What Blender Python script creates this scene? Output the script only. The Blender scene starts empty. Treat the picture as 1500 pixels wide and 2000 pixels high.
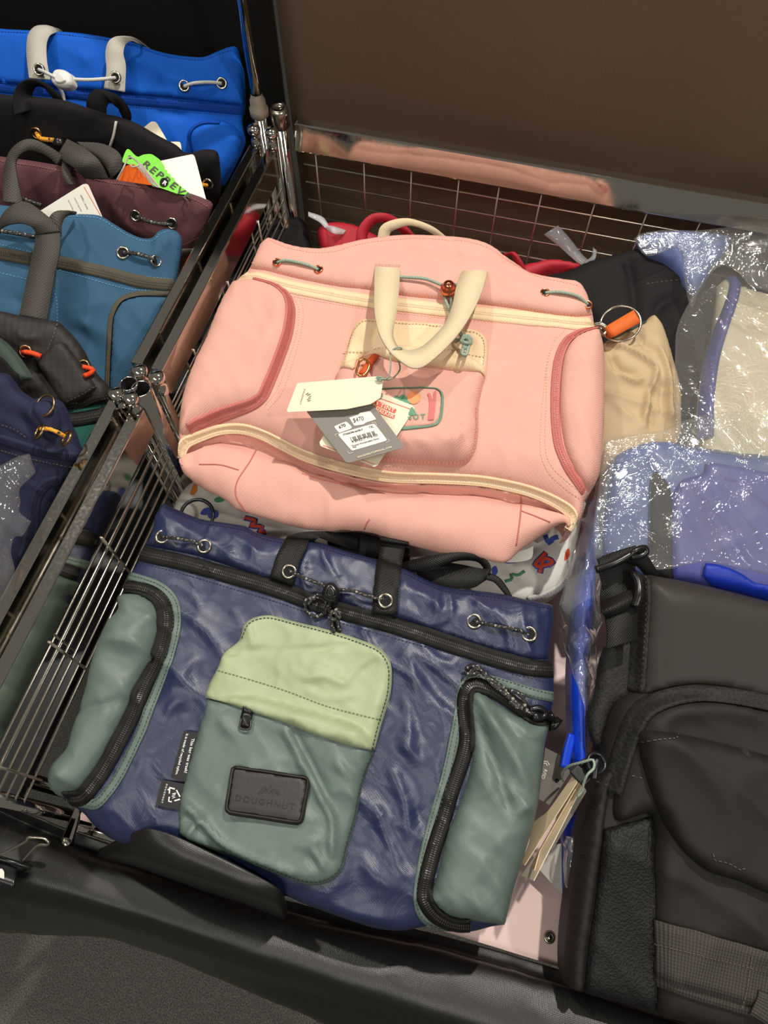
import bpy, math
import numpy as np
from mathutils import Vector, Matrix
from mathutils.geometry import delaunay_2d_cdt

SC = bpy.context.scene
COL = SC.collection
# ------------------------------------------------------------------ camera
FPX = 1400.0
PITCH = math.atan2(734.0, 1400.0)
YAW = math.radians(15)
CAM = np.array([0.0, 0.0, 1.5])
_cy, _sy = math.cos(YAW), math.sin(YAW)
_RZ = np.array([[_cy, -_sy, 0], [_sy, _cy, 0], [0, 0, 1]])
FWD = _RZ @ np.array([0, math.sin(PITCH), -math.cos(PITCH)])
RGT = _RZ @ np.array([1.0, 0, 0])
UPV = np.cross(RGT, FWD)
cam_d = bpy.data.cameras.new('camera')
cam = bpy.data.objects.new('camera', cam_d)
COL.objects.link(cam)
cam_d.sensor_fit = 'VERTICAL'
cam_d.sensor_height = 36.0
cam_d.lens = FPX / 2000.0 * 36.0
cam_d.clip_start = 0.02
cam.matrix_world = Matrix(((RGT[0], UPV[0], -FWD[0], CAM[0]), (RGT[1], UPV[1], -FWD[1], CAM[1]), (RGT[2], UPV[2], -FWD[2], CAM[2]), (0, 0, 0, 1)))
SC.camera = cam
# ------------------------------------------------------------------ world, lamps, exposure
world = bpy.data.worlds.new('world')
SC.world = world
world.use_nodes = True
world.node_tree.nodes['Background'].inputs[0].default_value = (1.0, 0.95, 0.86, 1)
world.node_tree.nodes['Background'].inputs[1].default_value = 0.16
SC.view_settings.view_transform = 'Standard'
SC.view_settings.look = 'None'
SC.view_settings.gamma = 1
SC.view_settings.use_curve_mapping = False
SC.view_settings.exposure = -0.08


def spot(name, loc, target, power, size=1.2, rad=0.05, col=(1, .95, .875)):
    d = bpy.data.lights.new(name, 'SPOT')
    d.energy = power; d.spot_size = size; d.spot_blend = 0.6; d.shadow_soft_size = rad; d.color = col
    o = bpy.data.objects.new(name, d); COL.objects.link(o)
    o.location = loc
    o.rotation_euler = (Vector(target) - Vector(loc)).to_track_quat('-Z', 'Y').to_euler()
    return o


spot('ceiling_spotlight', (0.30, 1.15, 2.9), (0.0, 0.25, .85), 158, 1.0, .03)
spot('ceiling_spotlight', (-1.1, 0.9, 2.9), (-0.3, 0.3, .85), 60, 1.0, .05)
spot('ceiling_spotlight', (1.3, -0.4, 2.9), (0.2, 0.3, .85), 55, 1.0, .05)
ad = bpy.data.lights.new('highlight_area_light', 'AREA'); ad.energy = 16; ad.size = 1.2; ad.shape = 'RECTANGLE'; ad.size_y = .3; ad.color = (1, .96, .88)  # unseen area light, added to give soft highlights
ao = bpy.data.objects.new('highlight_area_light', ad); COL.objects.link(ao); ao.location = (-.6, -.9, 2.8)
ao.rotation_euler = (Vector((0, .3, .8)) - Vector(ao.location)).to_track_quat('-Z', 'Y').to_euler()

# ------------------------------------------------------------------ projection helpers


def rays(P):
    P = np.asarray(P, float).reshape(-1, 2)
    return FWD[None] + RGT[None] * ((P[:, 0:1] - 750) / FPX) - UPV[None] * ((P[:, 1:2] - 1000) / FPX)


def V(x, y, z):
    """world point at height z seen at photo position x, y"""
    d = rays([(x, y)])[0]
    return CAM + d * (z - CAM[2]) / d[2]


def parse(s):
    """'x,y x,y! ...' -> points and corner flags"""
    pts, cor = [], []
    for t in s.split():
        c = t.endswith('!'); t = t.rstrip('!')
        pts.append([float(q) for q in t.split(',')]); cor.append(c)
    return np.array(pts), cor


def catmull(P, n=6, closed=False, corners=None):
    P = np.asarray(P, float); N = len(P)
    if corners is None: corners = [False] * N
    out = []
    for i in range(N if closed else N - 1):
        p1, p2 = P[i], P[(i + 1) % N]
        p0 = P[i - 1] if (i > 0 or closed) else p1 - (p2 - p1)
        p3 = P[(i + 2) % N] if (i + 2 < N or closed) else p2 + (p2 - p1)
        if corners[i]: p0 = p1
        if corners[(i + 1) % N]: p3 = p2
        d = np.linalg.norm(p2 - p1)
        m1 = (p2 - p0) / 2; m2 = (p3 - p1) / 2
        for m in (m1, m2):
            l = np.linalg.norm(m)
            if l > d and l > 0: m *= d / l
        if corners[i]: m1 = (p2 - p1)
        if corners[(i + 1) % N]: m2 = (p2 - p1)
        for k in range(n):
            t = k / n
            out.append((2*t**3-3*t**2+1)*p1 + (t**3-2*t**2+t)*m1 + (-2*t**3+3*t**2)*p2 + (t**3-t**2)*m2)
    if not closed: out.append(P[-1])
    return np.array(out)


def resample(P, step=None, n=None):
    P = np.asarray(P, float)
    L = np.r_[0, np.cumsum(np.linalg.norm(np.diff(P, axis=0), axis=1))]
    if n is None: n = max(3, int(L[-1] / step) + 1)
    s = np.linspace(0, L[-1], n)
    return np.stack([np.interp(s, L, P[:, k]) for k in range(P.shape[1])], 1)


def spath(s, closed=False, n=6):
    p, c = parse(s)
    return catmull(p, n, closed, c)


def inside(Q, poly):
    x, y = Q[:, 0], Q[:, 1]; r = np.zeros(len(Q), bool)
    a = poly; b = np.roll(poly, -1, 0)
    for (x1, y1), (x2, y2) in zip(a, b):
        if y1 == y2: continue
        r ^= ((y1 > y) != (y2 > y)) & (x < (x2 - x1) * (y - y1) / (y2 - y1) + x1)
    return r


def segdist(Q, poly, closed=True):
    a = poly if closed else poly[:-1]; b = np.roll(poly, -1, 0) if closed else poly[1:]
    best = np.full(len(Q), 1e9)
    for p, q in zip(a, b):
        d = q - p; l = d @ d
        t = np.clip(((Q - p) @ d) / l, 0, 1) if l > 0 else np.zeros(len(Q))
        e = Q - p - t[:, None] * d
        best = np.minimum(best, (e * e).sum(1))
    return np.sqrt(best)


# noise
_rng = np.random.RandomState(7)
_TAB = _rng.rand(256, 256)


def vn(x, y, s=0):
    xi = np.floor(x).astype(int); yi = np.floor(y).astype(int)
    fx = x - xi; fy = y - yi
    fx = fx*fx*fx*(fx*(fx*6-15)+10); fy = fy*fy*fy*(fy*(fy*6-15)+10)
    def T(a, b): return _TAB[(a + s * 37) & 255, (b + s * 91) & 255]
    return (T(xi, yi)*(1-fx)+T(xi+1, yi)*fx)*(1-fy) + (T(xi, yi+1)*(1-fx)+T(xi+1, yi+1)*fx)*fy


def crumple(uv, scale, seed=0, rot=0.4, stretch=2.2):
    """ridged, warped cloth creases in 0..1"""
    c, s = math.cos(rot), math.sin(rot)
    x = (uv[:, 0]*c + uv[:, 1]*s) * scale; y = (-uv[:, 0]*s + uv[:, 1]*c) * scale / stretch
    wx = vn(x*.7+3, y*.7, seed+1)*1.6; wy = vn(x*.7, y*.7+9, seed+2)*1.6
    r = 1-np.abs(2*vn(x+wx, y+wy, seed)-1)
    r2 = 1-np.abs(2*vn(x*2.1+wy*1.5, y*2.1+wx, seed+3)-1)
    return r**2 * .7 + r2**2 * .3


class Surf:
    """a sheet of cloth lying on a plane: plane frame + stack of height layers along its normal"""

    def __init__(s, a, b, c):
        A, B, C = V(*a), V(*b), V(*c)
        n = np.cross(B - A, C - A); n /= np.linalg.norm(n)
        if n[2] < 0: n = -n
        s.n = n; s.O = A
        u = RGT - n * (RGT @ n); s.u = u / np.linalg.norm(u); s.v = np.cross(n, s.u)
        s.L = []

    @staticmethod
    def flat(S, pts, off):
        """a flat stiff piece resting on S, through three photo positions"""
        w = S.W(S.px(pts), off); r = Surf((0, 0, 0), (1, 0, 0), (0, 1, 0))
        n = np.cross(w[1]-w[0], w[2]-w[0]); n /= np.linalg.norm(n)
        r.n = n if n[2] > 0 else -n; r.O = w[0]
        u = RGT - r.n*(RGT @ r.n); r.u = u/np.linalg.norm(u); r.v = np.cross(r.n, r.u)
        return r

    def H(s, uv):
        h = np.zeros(len(uv))
        for f in s.L: h = h + f(uv)
        return h

    def px(s, P, off=0.0):
        d = rays(P); dn = d @ s.n; h = np.zeros(len(d)) + off
        for _ in range(5):
            t = ((s.O - CAM) @ s.n + h) / dn
            W = CAM + d * t[:, None] - s.O
            uv = np.stack([W @ s.u, W @ s.v], 1)
            h = .5 * h + .5 * (s.H(uv) + off)
        return uv

    def W(s, uv, off=0.0):
        h = s.H(uv) + off
        return s.O + uv[:, 0:1] * s.u + uv[:, 1:2] * s.v + h[:, None] * s.n

    def creases(s, spec):
        """'x,y x,y ... | width_px amp ; ...' soft ridges (+) or valleys (-)"""
        for part in spec.split(';'):
            if not part.strip(): continue
            a, b = part.split('|'); wpx, amp = [float(q) for q in b.split()]
            uv = s.px(catmull(parse(a)[0], 5)); w = wpx * 0.00045
            def f(q, uv=uv, w=w, amp=amp):
                m = ((q > uv.min(0) - 2.6*w) & (q < uv.max(0) + 2.6*w)).all(1)
                r = np.zeros(len(q))
                if m.any(): r[m] = f2(q[m], uv, w, amp)
                return r

            def f2(q, uv, w, amp):
                d = segdist(q, uv, False)
                e = np.minimum(np.linalg.norm(q - uv[0], axis=1), np.linalg.norm(q - uv[-1], axis=1))
                return amp * np.exp(-(d / w) ** 1.5) * np.clip(e / (3 * w) + .15, 0, 1)
            s.L.append(f)


def prof(t):
    t = np.clip(t, 0, 1)
    return np.sqrt(np.maximum(0, 1 - (1 - t) ** 2))


# ------------------------------------------------------------------ object helpers


def mesh_obj(name, verts, faces, mat, parent=None, uv=None, smooth=True, kind=None, label=None):
    me = bpy.data.meshes.new(name)
    me.from_pydata([tuple(map(float, v)) for v in verts], [], [tuple(map(int, f)) for f in faces])
    if uv is not None:
        l = me.uv_layers.new(name='UVMap')
        idx = np.zeros(len(me.loops), int); me.loops.foreach_get('vertex_index', idx)
        l.data.foreach_set('uv', np.asarray(uv, float)[idx].ravel())
    if smooth:
        me.polygons.foreach_set('use_smooth', [True] * len(me.polygons))
    me.materials.append(mat); me.update()
    o = bpy.data.objects.new(name, me); COL.objects.link(o)
    if parent is not None: setp(o, parent)
    if kind: o['kind'] = kind
    if label: o['label'] = label
    return o


def world_loc(o):
    m = Matrix.Translation(o.location)
    return m if o.parent is None else world_loc(o.parent) @ o.matrix_parent_inverse @ m


def setp(o, p):
    o.parent = p
    o.matrix_parent_inverse = world_loc(p).inverted()


def thing(name, label, cat, loc, group=None):
    o = bpy.data.objects.new(name, None); COL.objects.link(o)
    o.empty_display_size = .02
    o.location = tuple(float(q) for q in loc); o['label'] = label; o['category'] = cat
    if group: o['group'] = group
    return o


def tag(o, label, cat, group=None):
    o['label'] = label; o['category'] = cat
    if group: o['group'] = group
    return o


def flip_fix(faces): return faces


def sheet(name, S, pts, mat, parent, amp=0.0, w=.01, off=0.0, thick=.001, res=.0035, layer=True, wr=None, flat_bottom=False, label=None, kind=None, free=False, edge=None, n=6):
    """closed cloth piece with the outline given in photo positions, draped over S"""
    P = spath(pts, True, n) if isinstance(pts, str) else np.asarray(pts)
    poly = S.px(P)
    poly = resample(np.vstack([poly, poly[:1]]), step=res if (amp or wr) else min(res, .0012))[:-1]
    lo, hi = poly.min(0), poly.max(0)
    gx, gy = np.meshgrid(np.arange(lo[0], hi[0], res), np.arange(lo[1], hi[1], res * .87))
    gx[1::2] += res / 2
    G = np.stack([gx.ravel(), gy.ravel()], 1)
    G = G[inside(G, poly)]
    if len(G): G = G[segdist(G, poly) > res * .55]
    pts2 = [Vector(p) for p in np.vstack([poly, G])]
    nb = len(poly)
    r = delaunay_2d_cdt(pts2, [(k, (k+1) % nb) for k in range(nb)], [], 0, 1e-7, False)
    vv = np.array([(p[0], p[1]) for p in r[0]]); ff = np.array([tuple(f) for f in r[2]])
    ff = [tuple(f) for f in ff[inside(vv[ff].mean(1), poly)]]
    d = segdist(vv, poly)

    def own(q, dd=None):
        if dd is None:
            ins = inside(q, poly); dd = segdist(q, poly)
        else: ins = np.ones(len(q), bool)
        h = off + amp * prof(dd / w)
        if wr is not None: h = h + wr(q) * np.clip(dd / (w * .8 + 1e-9), 0, 1)
        return np.where(ins, h, 0)
    base = S.H(vv)
    top = base + own(vv, d)
    bot = (np.minimum(0, top) - thick) if flat_bottom else (base + off - thick)
    A = S.O + vv[:, 0:1]*S.u + vv[:, 1:2]*S.v
    T = A + top[:, None]*S.n; B = A + bot[:, None]*S.n
    N = len(vv)
    from collections import Counter
    ec = Counter()
    f2 = []
    for f in ff:
        a, b, c = vv[f[0]], vv[f[1]], vv[f[2]]
        if (b[0]-a[0])*(c[1]-a[1])-(b[1]-a[1])*(c[0]-a[0]) < 0: f = (f[0], f[2], f[1])
        f2.append(f)
    es = set()
    for f in f2:
        for i in range(3): es.add((f[i], f[(i+1) % 3]))
    faces = list(f2) + [(f[2]+N, f[1]+N, f[0]+N) for f in f2]
    for (a, b) in es:
        if (b, a) not in es: faces.append((b, a, a+N, b+N))
    def lay(q):
        m = ((q > lo) & (q < hi)).all(1); r = np.zeros(len(q))
        if m.any(): r[m] = own(q[m])
        return r
    if layer: S.L.append(lay)
    o = mesh_obj(name, np.vstack([T, B]), faces, mat, parent, uv=np.vstack([vv, vv]), label=label, kind=kind)
    o.data.polygons.foreach_set('use_smooth', [len(p.vertices) == 3 and not (amp == 0 and wr is None and thick < .001) for p in o.data.polygons])
    return o


def gridsolid(name, T, B, mat, parent, uv=None, closed_u=False, label=None, kind=None, smooth=True):
    """T, B: (n,m,3) top and bottom grids -> closed solid"""
    n, m = T.shape[:2]; N = n * m
    ix = lambda i, j: i * m + j
    F = []
    for i in range(n-1):
        for j in range(m-1):
            F.append((ix(i, j), ix(i+1, j), ix(i+1, j+1), ix(i, j+1)))
            F.append((N+ix(i, j), N+ix(i, j+1), N+ix(i+1, j+1), N+ix(i+1, j)))
    for i in range(n-1):
        F.append((ix(i, 0), N+ix(i, 0), N+ix(i+1, 0), ix(i+1, 0)))
        F.append((ix(i+1, m-1), N+ix(i+1, m-1), N+ix(i, m-1), ix(i, m-1)))
    for j in range(m-1):
        F.append((ix(0, j+1), N+ix(0, j+1), N+ix(0, j), ix(0, j)))
        F.append((ix(n-1, j), N+ix(n-1, j), N+ix(n-1, j+1), ix(n-1, j+1)))
    if uv is not None: uv = np.vstack([uv.reshape(-1, 2)]*2)
    return mesh_obj(name, np.vstack([T.reshape(-1, 3), B.reshape(-1, 3)]), F, mat, parent, uv=uv, label=label, kind=kind, smooth=smooth)


def ribbon(name, S, path, width, mat, parent, off=.0006, thick=.0009, crown=0.0, cols=5, step=.003, label=None, kind=None, layer=False):
    P = spath(path) if isinstance(path, str) else np.asarray(path)
    c = resample(S.px(P), step=step)
    t = np.gradient(c, axis=0); t /= np.linalg.norm(t, axis=1)[:, None] + 1e-12
    nrm = np.stack([-t[:, 1], t[:, 0]], 1)
    ws = np.interp(np.linspace(0, 1, len(c)), np.linspace(0, 1, len(np.atleast_1d(width))), np.atleast_1d(width))
    k = np.linspace(-.5, .5, cols)
    uv = c[:, None] + nrm[:, None] * (k[None, :, None] * ws[:, None, None])
    q = uv.reshape(-1, 2)
    base = S.H(q)
    cr = np.tile(crown * (1 - (2*k)**2), len(c))
    A = S.O + q[:, 0:1]*S.u + q[:, 1:2]*S.v
    T = (A + (base+off+cr)[:, None]*S.n).reshape(len(c), cols, 3)
    B = (A + (base+off-thick)[:, None]*S.n).reshape(len(c), cols, 3)
    L = np.r_[0, np.cumsum(np.linalg.norm(np.diff(c, axis=0), axis=1))]
    UV = np.stack(np.broadcast_arrays(L[:, None], (k[None]*ws[:, None])), -1)
    if layer:
        cc, w2 = c, float(np.mean(ws))/2
        S.L.append(lambda z: np.where(segdist(z, cc, False) < w2, off, 0))
    return gridsolid(name, T, B, mat, parent, UV, label=label, kind=kind)


def boxes_on(S, cen, tan, ln, wd, off, ht):
    """small blocks lying on S"""
    v, f = [], []
    nr = np.stack([-tan[:, 1], tan[:, 0]], 1)
    c8 = [(-1, -1), (1, -1), (1, 1), (-1, 1)]
    tops = []
    for a, b in c8:
        q = cen + tan*(a*ln/2) + nr*(b*wd/2)
        tops.append(S.W(q, off))
    for k in range(len(cen)):
        i = len(v)
        for t in tops: v.append(t[k] + S.n*ht)
        for t in tops: v.append(t[k] - S.n*.0004)
        f += [(i, i+1, i+2, i+3), (i, i+4, i+5, i+1), (i+1, i+5, i+6, i+2), (i+2, i+6, i+7, i+3), (i+3, i+7, i+4, i)]
    return v, f


def stitches(S, paths, mat, parent, ln=.0021, gap=.0013, off=.0003, wd=.0006, name='stitching'):
    V_, F_ = [], []
    for p in paths.split('|'):
        c = S.px(spath(p.strip()))
        c = resample(c, step=ln+gap)
        t = np.gradient(c, axis=0); t /= np.linalg.norm(t, axis=1)[:, None]+1e-12
        v, f = boxes_on(S, c, t, ln, wd, off, .0003)
        b = len(V_); V_ += v; F_ += [tuple(i+b for i in q) for q in f]
    return mesh_obj(name, V_, F_, mat, parent, smooth=False, kind='stuff')


def zipper(S, path, width, tape, teeth, parent, name='zip_tape', off=.0008, pitch=.0017, tw=.0018, crown=.0008):
    z = ribbon(name, S, path, width, tape, parent, off=off, crown=crown)
    c = resample(S.px(spath(path)), step=pitch)
    t = np.gradient(c, axis=0); t /= np.linalg.norm(t, axis=1)[:, None]+1e-12
    nr = np.stack([-t[:, 1], t[:, 0]], 1)
    V_, F_ = [], []
    for s in (-1, 1):
        v, f = boxes_on(S, c+nr*(s*.0012), t, pitch*.55, tw, off+crown+.0001, .0005)
        b = len(V_); V_ += v; F_ += [tuple(i+b for i in q) for q in f]
    mesh_obj('zip_teeth', V_, F_, teeth, z, smooth=False, kind='stuff')
    return z


def tube(name, pts, r, mat, parent=None, seg=8, step=None, label=None, cap=True, kind=None, n=None):
    P = np.asarray(pts, float)
    if len(P) > 2: P = catmull(P, 6)
    if step or n: P = resample(P, step=step, n=n)
    T = np.gradient(P, axis=0); T /= np.linalg.norm(T, axis=1)[:, None]+1e-12
    up = np.array([0, 0, 1.0]) if abs(T[0][2]) < .9 else np.array([1.0, 0, 0])
    v, uv = [], []
    a = np.cross(T[0], up); a /= np.linalg.norm(a)
    rs = np.broadcast_to(np.atleast_1d(r), (len(P),)) if np.ndim(r) == 0 else np.interp(np.linspace(0, 1, len(P)), np.linspace(0, 1, len(r)), r)
    L = np.r_[0, np.cumsum(np.linalg.norm(np.diff(P, axis=0), axis=1))]
    for i in range(len(P)):
        a = a - T[i]*(a @ T[i]); a /= np.linalg.norm(a); b = np.cross(T[i], a)
        for k in range(seg):
            th = 2*math.pi*k/seg
            v.append(P[i] + rs[i]*(math.cos(th)*a + math.sin(th)*b)); uv.append((L[i], k/seg*.01))
    f = []
    for i in range(len(P)-1):
        for k in range(seg):
            f.append((i*seg+k, i*seg+(k+1) % seg, (i+1)*seg+(k+1) % seg, (i+1)*seg+k))
    if cap:
        f.append(tuple(range(seg))[::-1]); f.append(tuple((len(P)-1)*seg+k for k in range(seg)))
    return mesh_obj(name, v, f, mat, parent, uv=uv, label=label, kind=kind)


def cord(name, S, path, r, mat, parent, lift=None, seg=8, label=None):
    """cord over S; points 'x,y' with lift list (m above the surface)"""
    p, _ = parse(path)
    lf = np.zeros(len(p))+r*.8 if lift is None else np.asarray(lift, float)
    uv = S.px(p)
    W = S.W(uv) + lf[:, None]*S.n
    return tube(name, W, r, mat, parent, seg=seg, step=r*1.2, label=label)


def lathe(name, prof_, origin, axis, mat, parent=None, seg=20, label=None, smooth=True):
    ax = np.asarray(axis, float); ax /= np.linalg.norm(ax)
    h = np.array([1.0, 0, 0]) if abs(ax[0]) < .9 else np.array([0, 1.0, 0])
    a = np.cross(ax, h); a /= np.linalg.norm(a); b = np.cross(ax, a)
    v, f = [], []
    m = len(prof_)
    for k in range(seg):
        th = 2*math.pi*k/seg
        for r, z in prof_: v.append(origin + ax*z + r*(math.cos(th)*a+math.sin(th)*b))
    for k in range(seg):
        k2 = (k+1) % seg
        for j in range(m-1): f.append((k*m+j, k2*m+j, k2*m+j+1, k*m+j+1))
    return mesh_obj(name, v, f, mat, parent, smooth=smooth, label=label)


def eyelet(S, x, y, r, mat, black_fill, parent, tilt=None, up=.0006, at=None):
    uv = S.px([(x, y)], up); o = S.W(uv, up)[0]
    if at is not None: o = at
    n = S.n if tilt is None else S.n + np.array(tilt); n = n/np.linalg.norm(n)
    R = r; t = r*.36
    pr = [(R, -.0012), (R, 0), (R-t*.25, t*.5), (R-t*.6, t*.6), (R-t, t*.3), (R-t*1.15, -.0004)]
    e = lathe('eyelet', pr, o, n, mat, parent, 24)
    lathe('eyelet_dark_disc', [(0.00001, -.0002), (R-t*1.1, -.0001)], o, n, black_fill, e, 16)  # black disc painted in for the shade inside the eyelet
    return e


def ring(name, c, n, R, r, mat, parent=None, arc=1.0, start=0.0, label=None, sx=1.0):
    n = np.asarray(n, float); n /= np.linalg.norm(n)
    h = np.array([1.0, 0, 0]); a = h-n*(h@n); a /= np.linalg.norm(a); b = np.cross(n, a)
    th = np.linspace(start*2*math.pi, (start+arc)*2*math.pi, 33)
    return tube(name, [c+R*(sx*math.cos(t)*a+math.sin(t)*b) for t in th], r, mat, parent, seg=8, label=label)


def loft(name, rows, mat, parent=None, thick=.001, sub=6, nn=None, label=None, kind=None, wr=0.0, wscale=60, seed=0, solid=True):
    """rows: list of strings 'x,y,z x,y,z ...' (photo position + real height) with equal counts -> smooth cloth strip"""
    R = []
    for r in rows:
        if isinstance(r, str):
            R.append([V(*[float(q) for q in t.split(',')]) for t in r.split()])
        else: R.append(r)
    nn = nn or 40
    R = [resample(catmull(np.array(r), 6), n=nn) for r in R]
    A = np.stack(R)                                   # rows, nn, 3
    if len(R) > 2 or sub > 1:
        cols = [catmull(A[:, j], sub) for j in range(nn)]
        A = np.stack(cols, 1)
    du = np.gradient(A, axis=1); dv = np.gradient(A, axis=0)
    N = np.cross(du, dv); N /= np.linalg.norm(N, axis=2)[..., None]+1e-12
    s = np.sign((N[..., 2]).mean()) or 1
    N = N*s
    if wr:
        q = A.reshape(-1, 3)[:, :2]
        h = (crumple(q, wscale, seed)-.4)*wr
        A = A + N*h.reshape(A.shape[:2])[..., None]
    L1 = np.cumsum(np.r_[0, np.linalg.norm(np.diff(A[len(A)//2], axis=0), axis=1)])
    L2 = np.cumsum(np.r_[0, np.linalg.norm(np.diff(A[:, nn//2], axis=0), axis=1)])
    UV = np.stack(np.broadcast_arrays(L1[None, :], L2[:, None]), -1)
    if not solid:
        n, m = A.shape[:2]
        F = [(i*m+j, i*m+j+1, (i+1)*m+j+1, (i+1)*m+j) for i in range(n-1) for j in range(m-1)]
        return mesh_obj(name, A.reshape(-1, 3), F, mat, parent, uv=UV.reshape(-1, 2), label=label, kind=kind)
    T = A + N*thick/2; B = A - N*thick/2
    return gridsolid(name, T, B, mat, parent, UV, label=label, kind=kind)


def strip(name, ea, eb, mat, parent=None, thick=.0012, nn=60, label=None, cols=2):
    return loft(name, [ea, eb], mat, parent, thick, sub=cols, nn=nn, label=label)


def box(name, c, s, mat, parent=None, R=None, bev=0.0, label=None):
    v, f = [], []
    for z in (-1, 1):
        for y in (-1, 1):
            for x in (-1, 1): v.append([x*s[0]/2, y*s[1]/2, z*s[2]/2])
    f = [(0, 2, 3, 1), (4, 5, 7, 6), (0, 1, 5, 4), (2, 6, 7, 3), (1, 3, 7, 5), (0, 4, 6, 2)]
    v = np.array(v)
    if R is not None: v = v @ np.asarray(R)
    o = mesh_obj(name, v+np.asarray(c), f, mat, parent, smooth=False, label=label)
    if bev:
        m = o.modifiers.new('bevel', 'BEVEL'); m.width = bev; m.segments = 3
    return o


_tx = {}


def text2d(s, spacing=1.0, bold=0.0):
    key = (s, spacing, bold)
    if key not in _tx:
        cu = bpy.data.curves.new('t', 'FONT'); cu.body = s; cu.size = 1; cu.space_character = spacing; cu.offset = bold; cu.resolution_u = 3
        o = bpy.data.objects.new('t', cu); COL.objects.link(o)
        dg = bpy.context.evaluated_depsgraph_get()
        me = bpy.data.meshes.new_from_object(o.evaluated_get(dg))
        v = np.array([tuple(q.co)[:2] for q in me.vertices]); f = [tuple(p.vertices) for p in me.polygons]
        bpy.data.objects.remove(o); bpy.data.curves.remove(cu); bpy.data.meshes.remove(me)
        _tx[key] = (v, f)
    return _tx[key]


def text(S, s, a, b, mat, parent, hs=1.0, spacing=1.0, bold=0.0, off=.0005, name='lettering', flip=False):
    """letters with the baseline from photo position a to b, lying on S"""
    v, f = text2d(s, spacing, bold)
    A, B = S.px([a, b]); ex = B-A; L = np.linalg.norm(ex); ex /= L
    ey = np.array([-ex[1], ex[0]])
    if flip: ey = -ey
    x0, x1 = v[:, 0].min(), v[:, 0].max(); k = L/(x1-x0)
    q = A + ex*((v[:, 0:1]-x0)*k) + ey*(v[:, 1:2]*k*hs)
    return mesh_obj(name, S.W(q, off), f, mat, parent, smooth=False)


def lines(S, segs, w, mat, parent, name='print_line', off=.0004):
    """flat printed strokes; segs 'x,y x,y ... | x,y x,y'"""
    Vv, F = [], []
    for p in segs.split('|'):
        q, c = parse(p.strip()); uv = resample(S.px(q), step=.004) if len(q) == 2 else S.px(q)
        t = np.gradient(uv, axis=0); t /= np.linalg.norm(t, axis=1)[:, None]+1e-12
        nr = np.stack([-t[:, 1], t[:, 0]], 1)
        a = S.W(uv+nr*w/2, off); b = S.W(uv-nr*w/2, off); i0 = len(Vv)
        for k in range(len(uv)): Vv += [a[k], b[k]]
        for k in range(len(uv)-1): F.append((i0+2*k, i0+2*k+1, i0+2*k+3, i0+2*k+2))
    return mesh_obj(name, Vv, F, mat, parent, smooth=False)


def blob(S, pts, mat, parent, name='print_mark', off=.0004, res=.004):
    return sheet(name, S, pts, mat, parent, off=off, thick=.0003, res=res, layer=False)


def on_mesh(o, P, off=.0003):
    from mathutils.bvhtree import BVHTree
    me = o.data; T = world_loc(o) if o.parent else Matrix.Identity(4)
    b = BVHTree.FromPolygons([v.co[:] for v in me.vertices], [p.vertices[:] for p in me.polygons])
    out = []
    for d in rays(P):
        h = b.ray_cast(Vector(CAM), Vector(d))
        if h[0] is not None: out.append(np.array(h[0]) + np.array([0, 0, off]))
    return out


# ------------------------------------------------------------------ materials


def lin(c):
    return tuple(((q/255)/12.92 if q/255 <= .04045 else ((q/255+.055)/1.055)**2.4) for q in c)+(1,)


def base_mat(name):
    m = bpy.data.materials.new(name); m.use_nodes = True
    return m, m.node_tree, m.node_tree.nodes['Principled BSDF']


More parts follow.
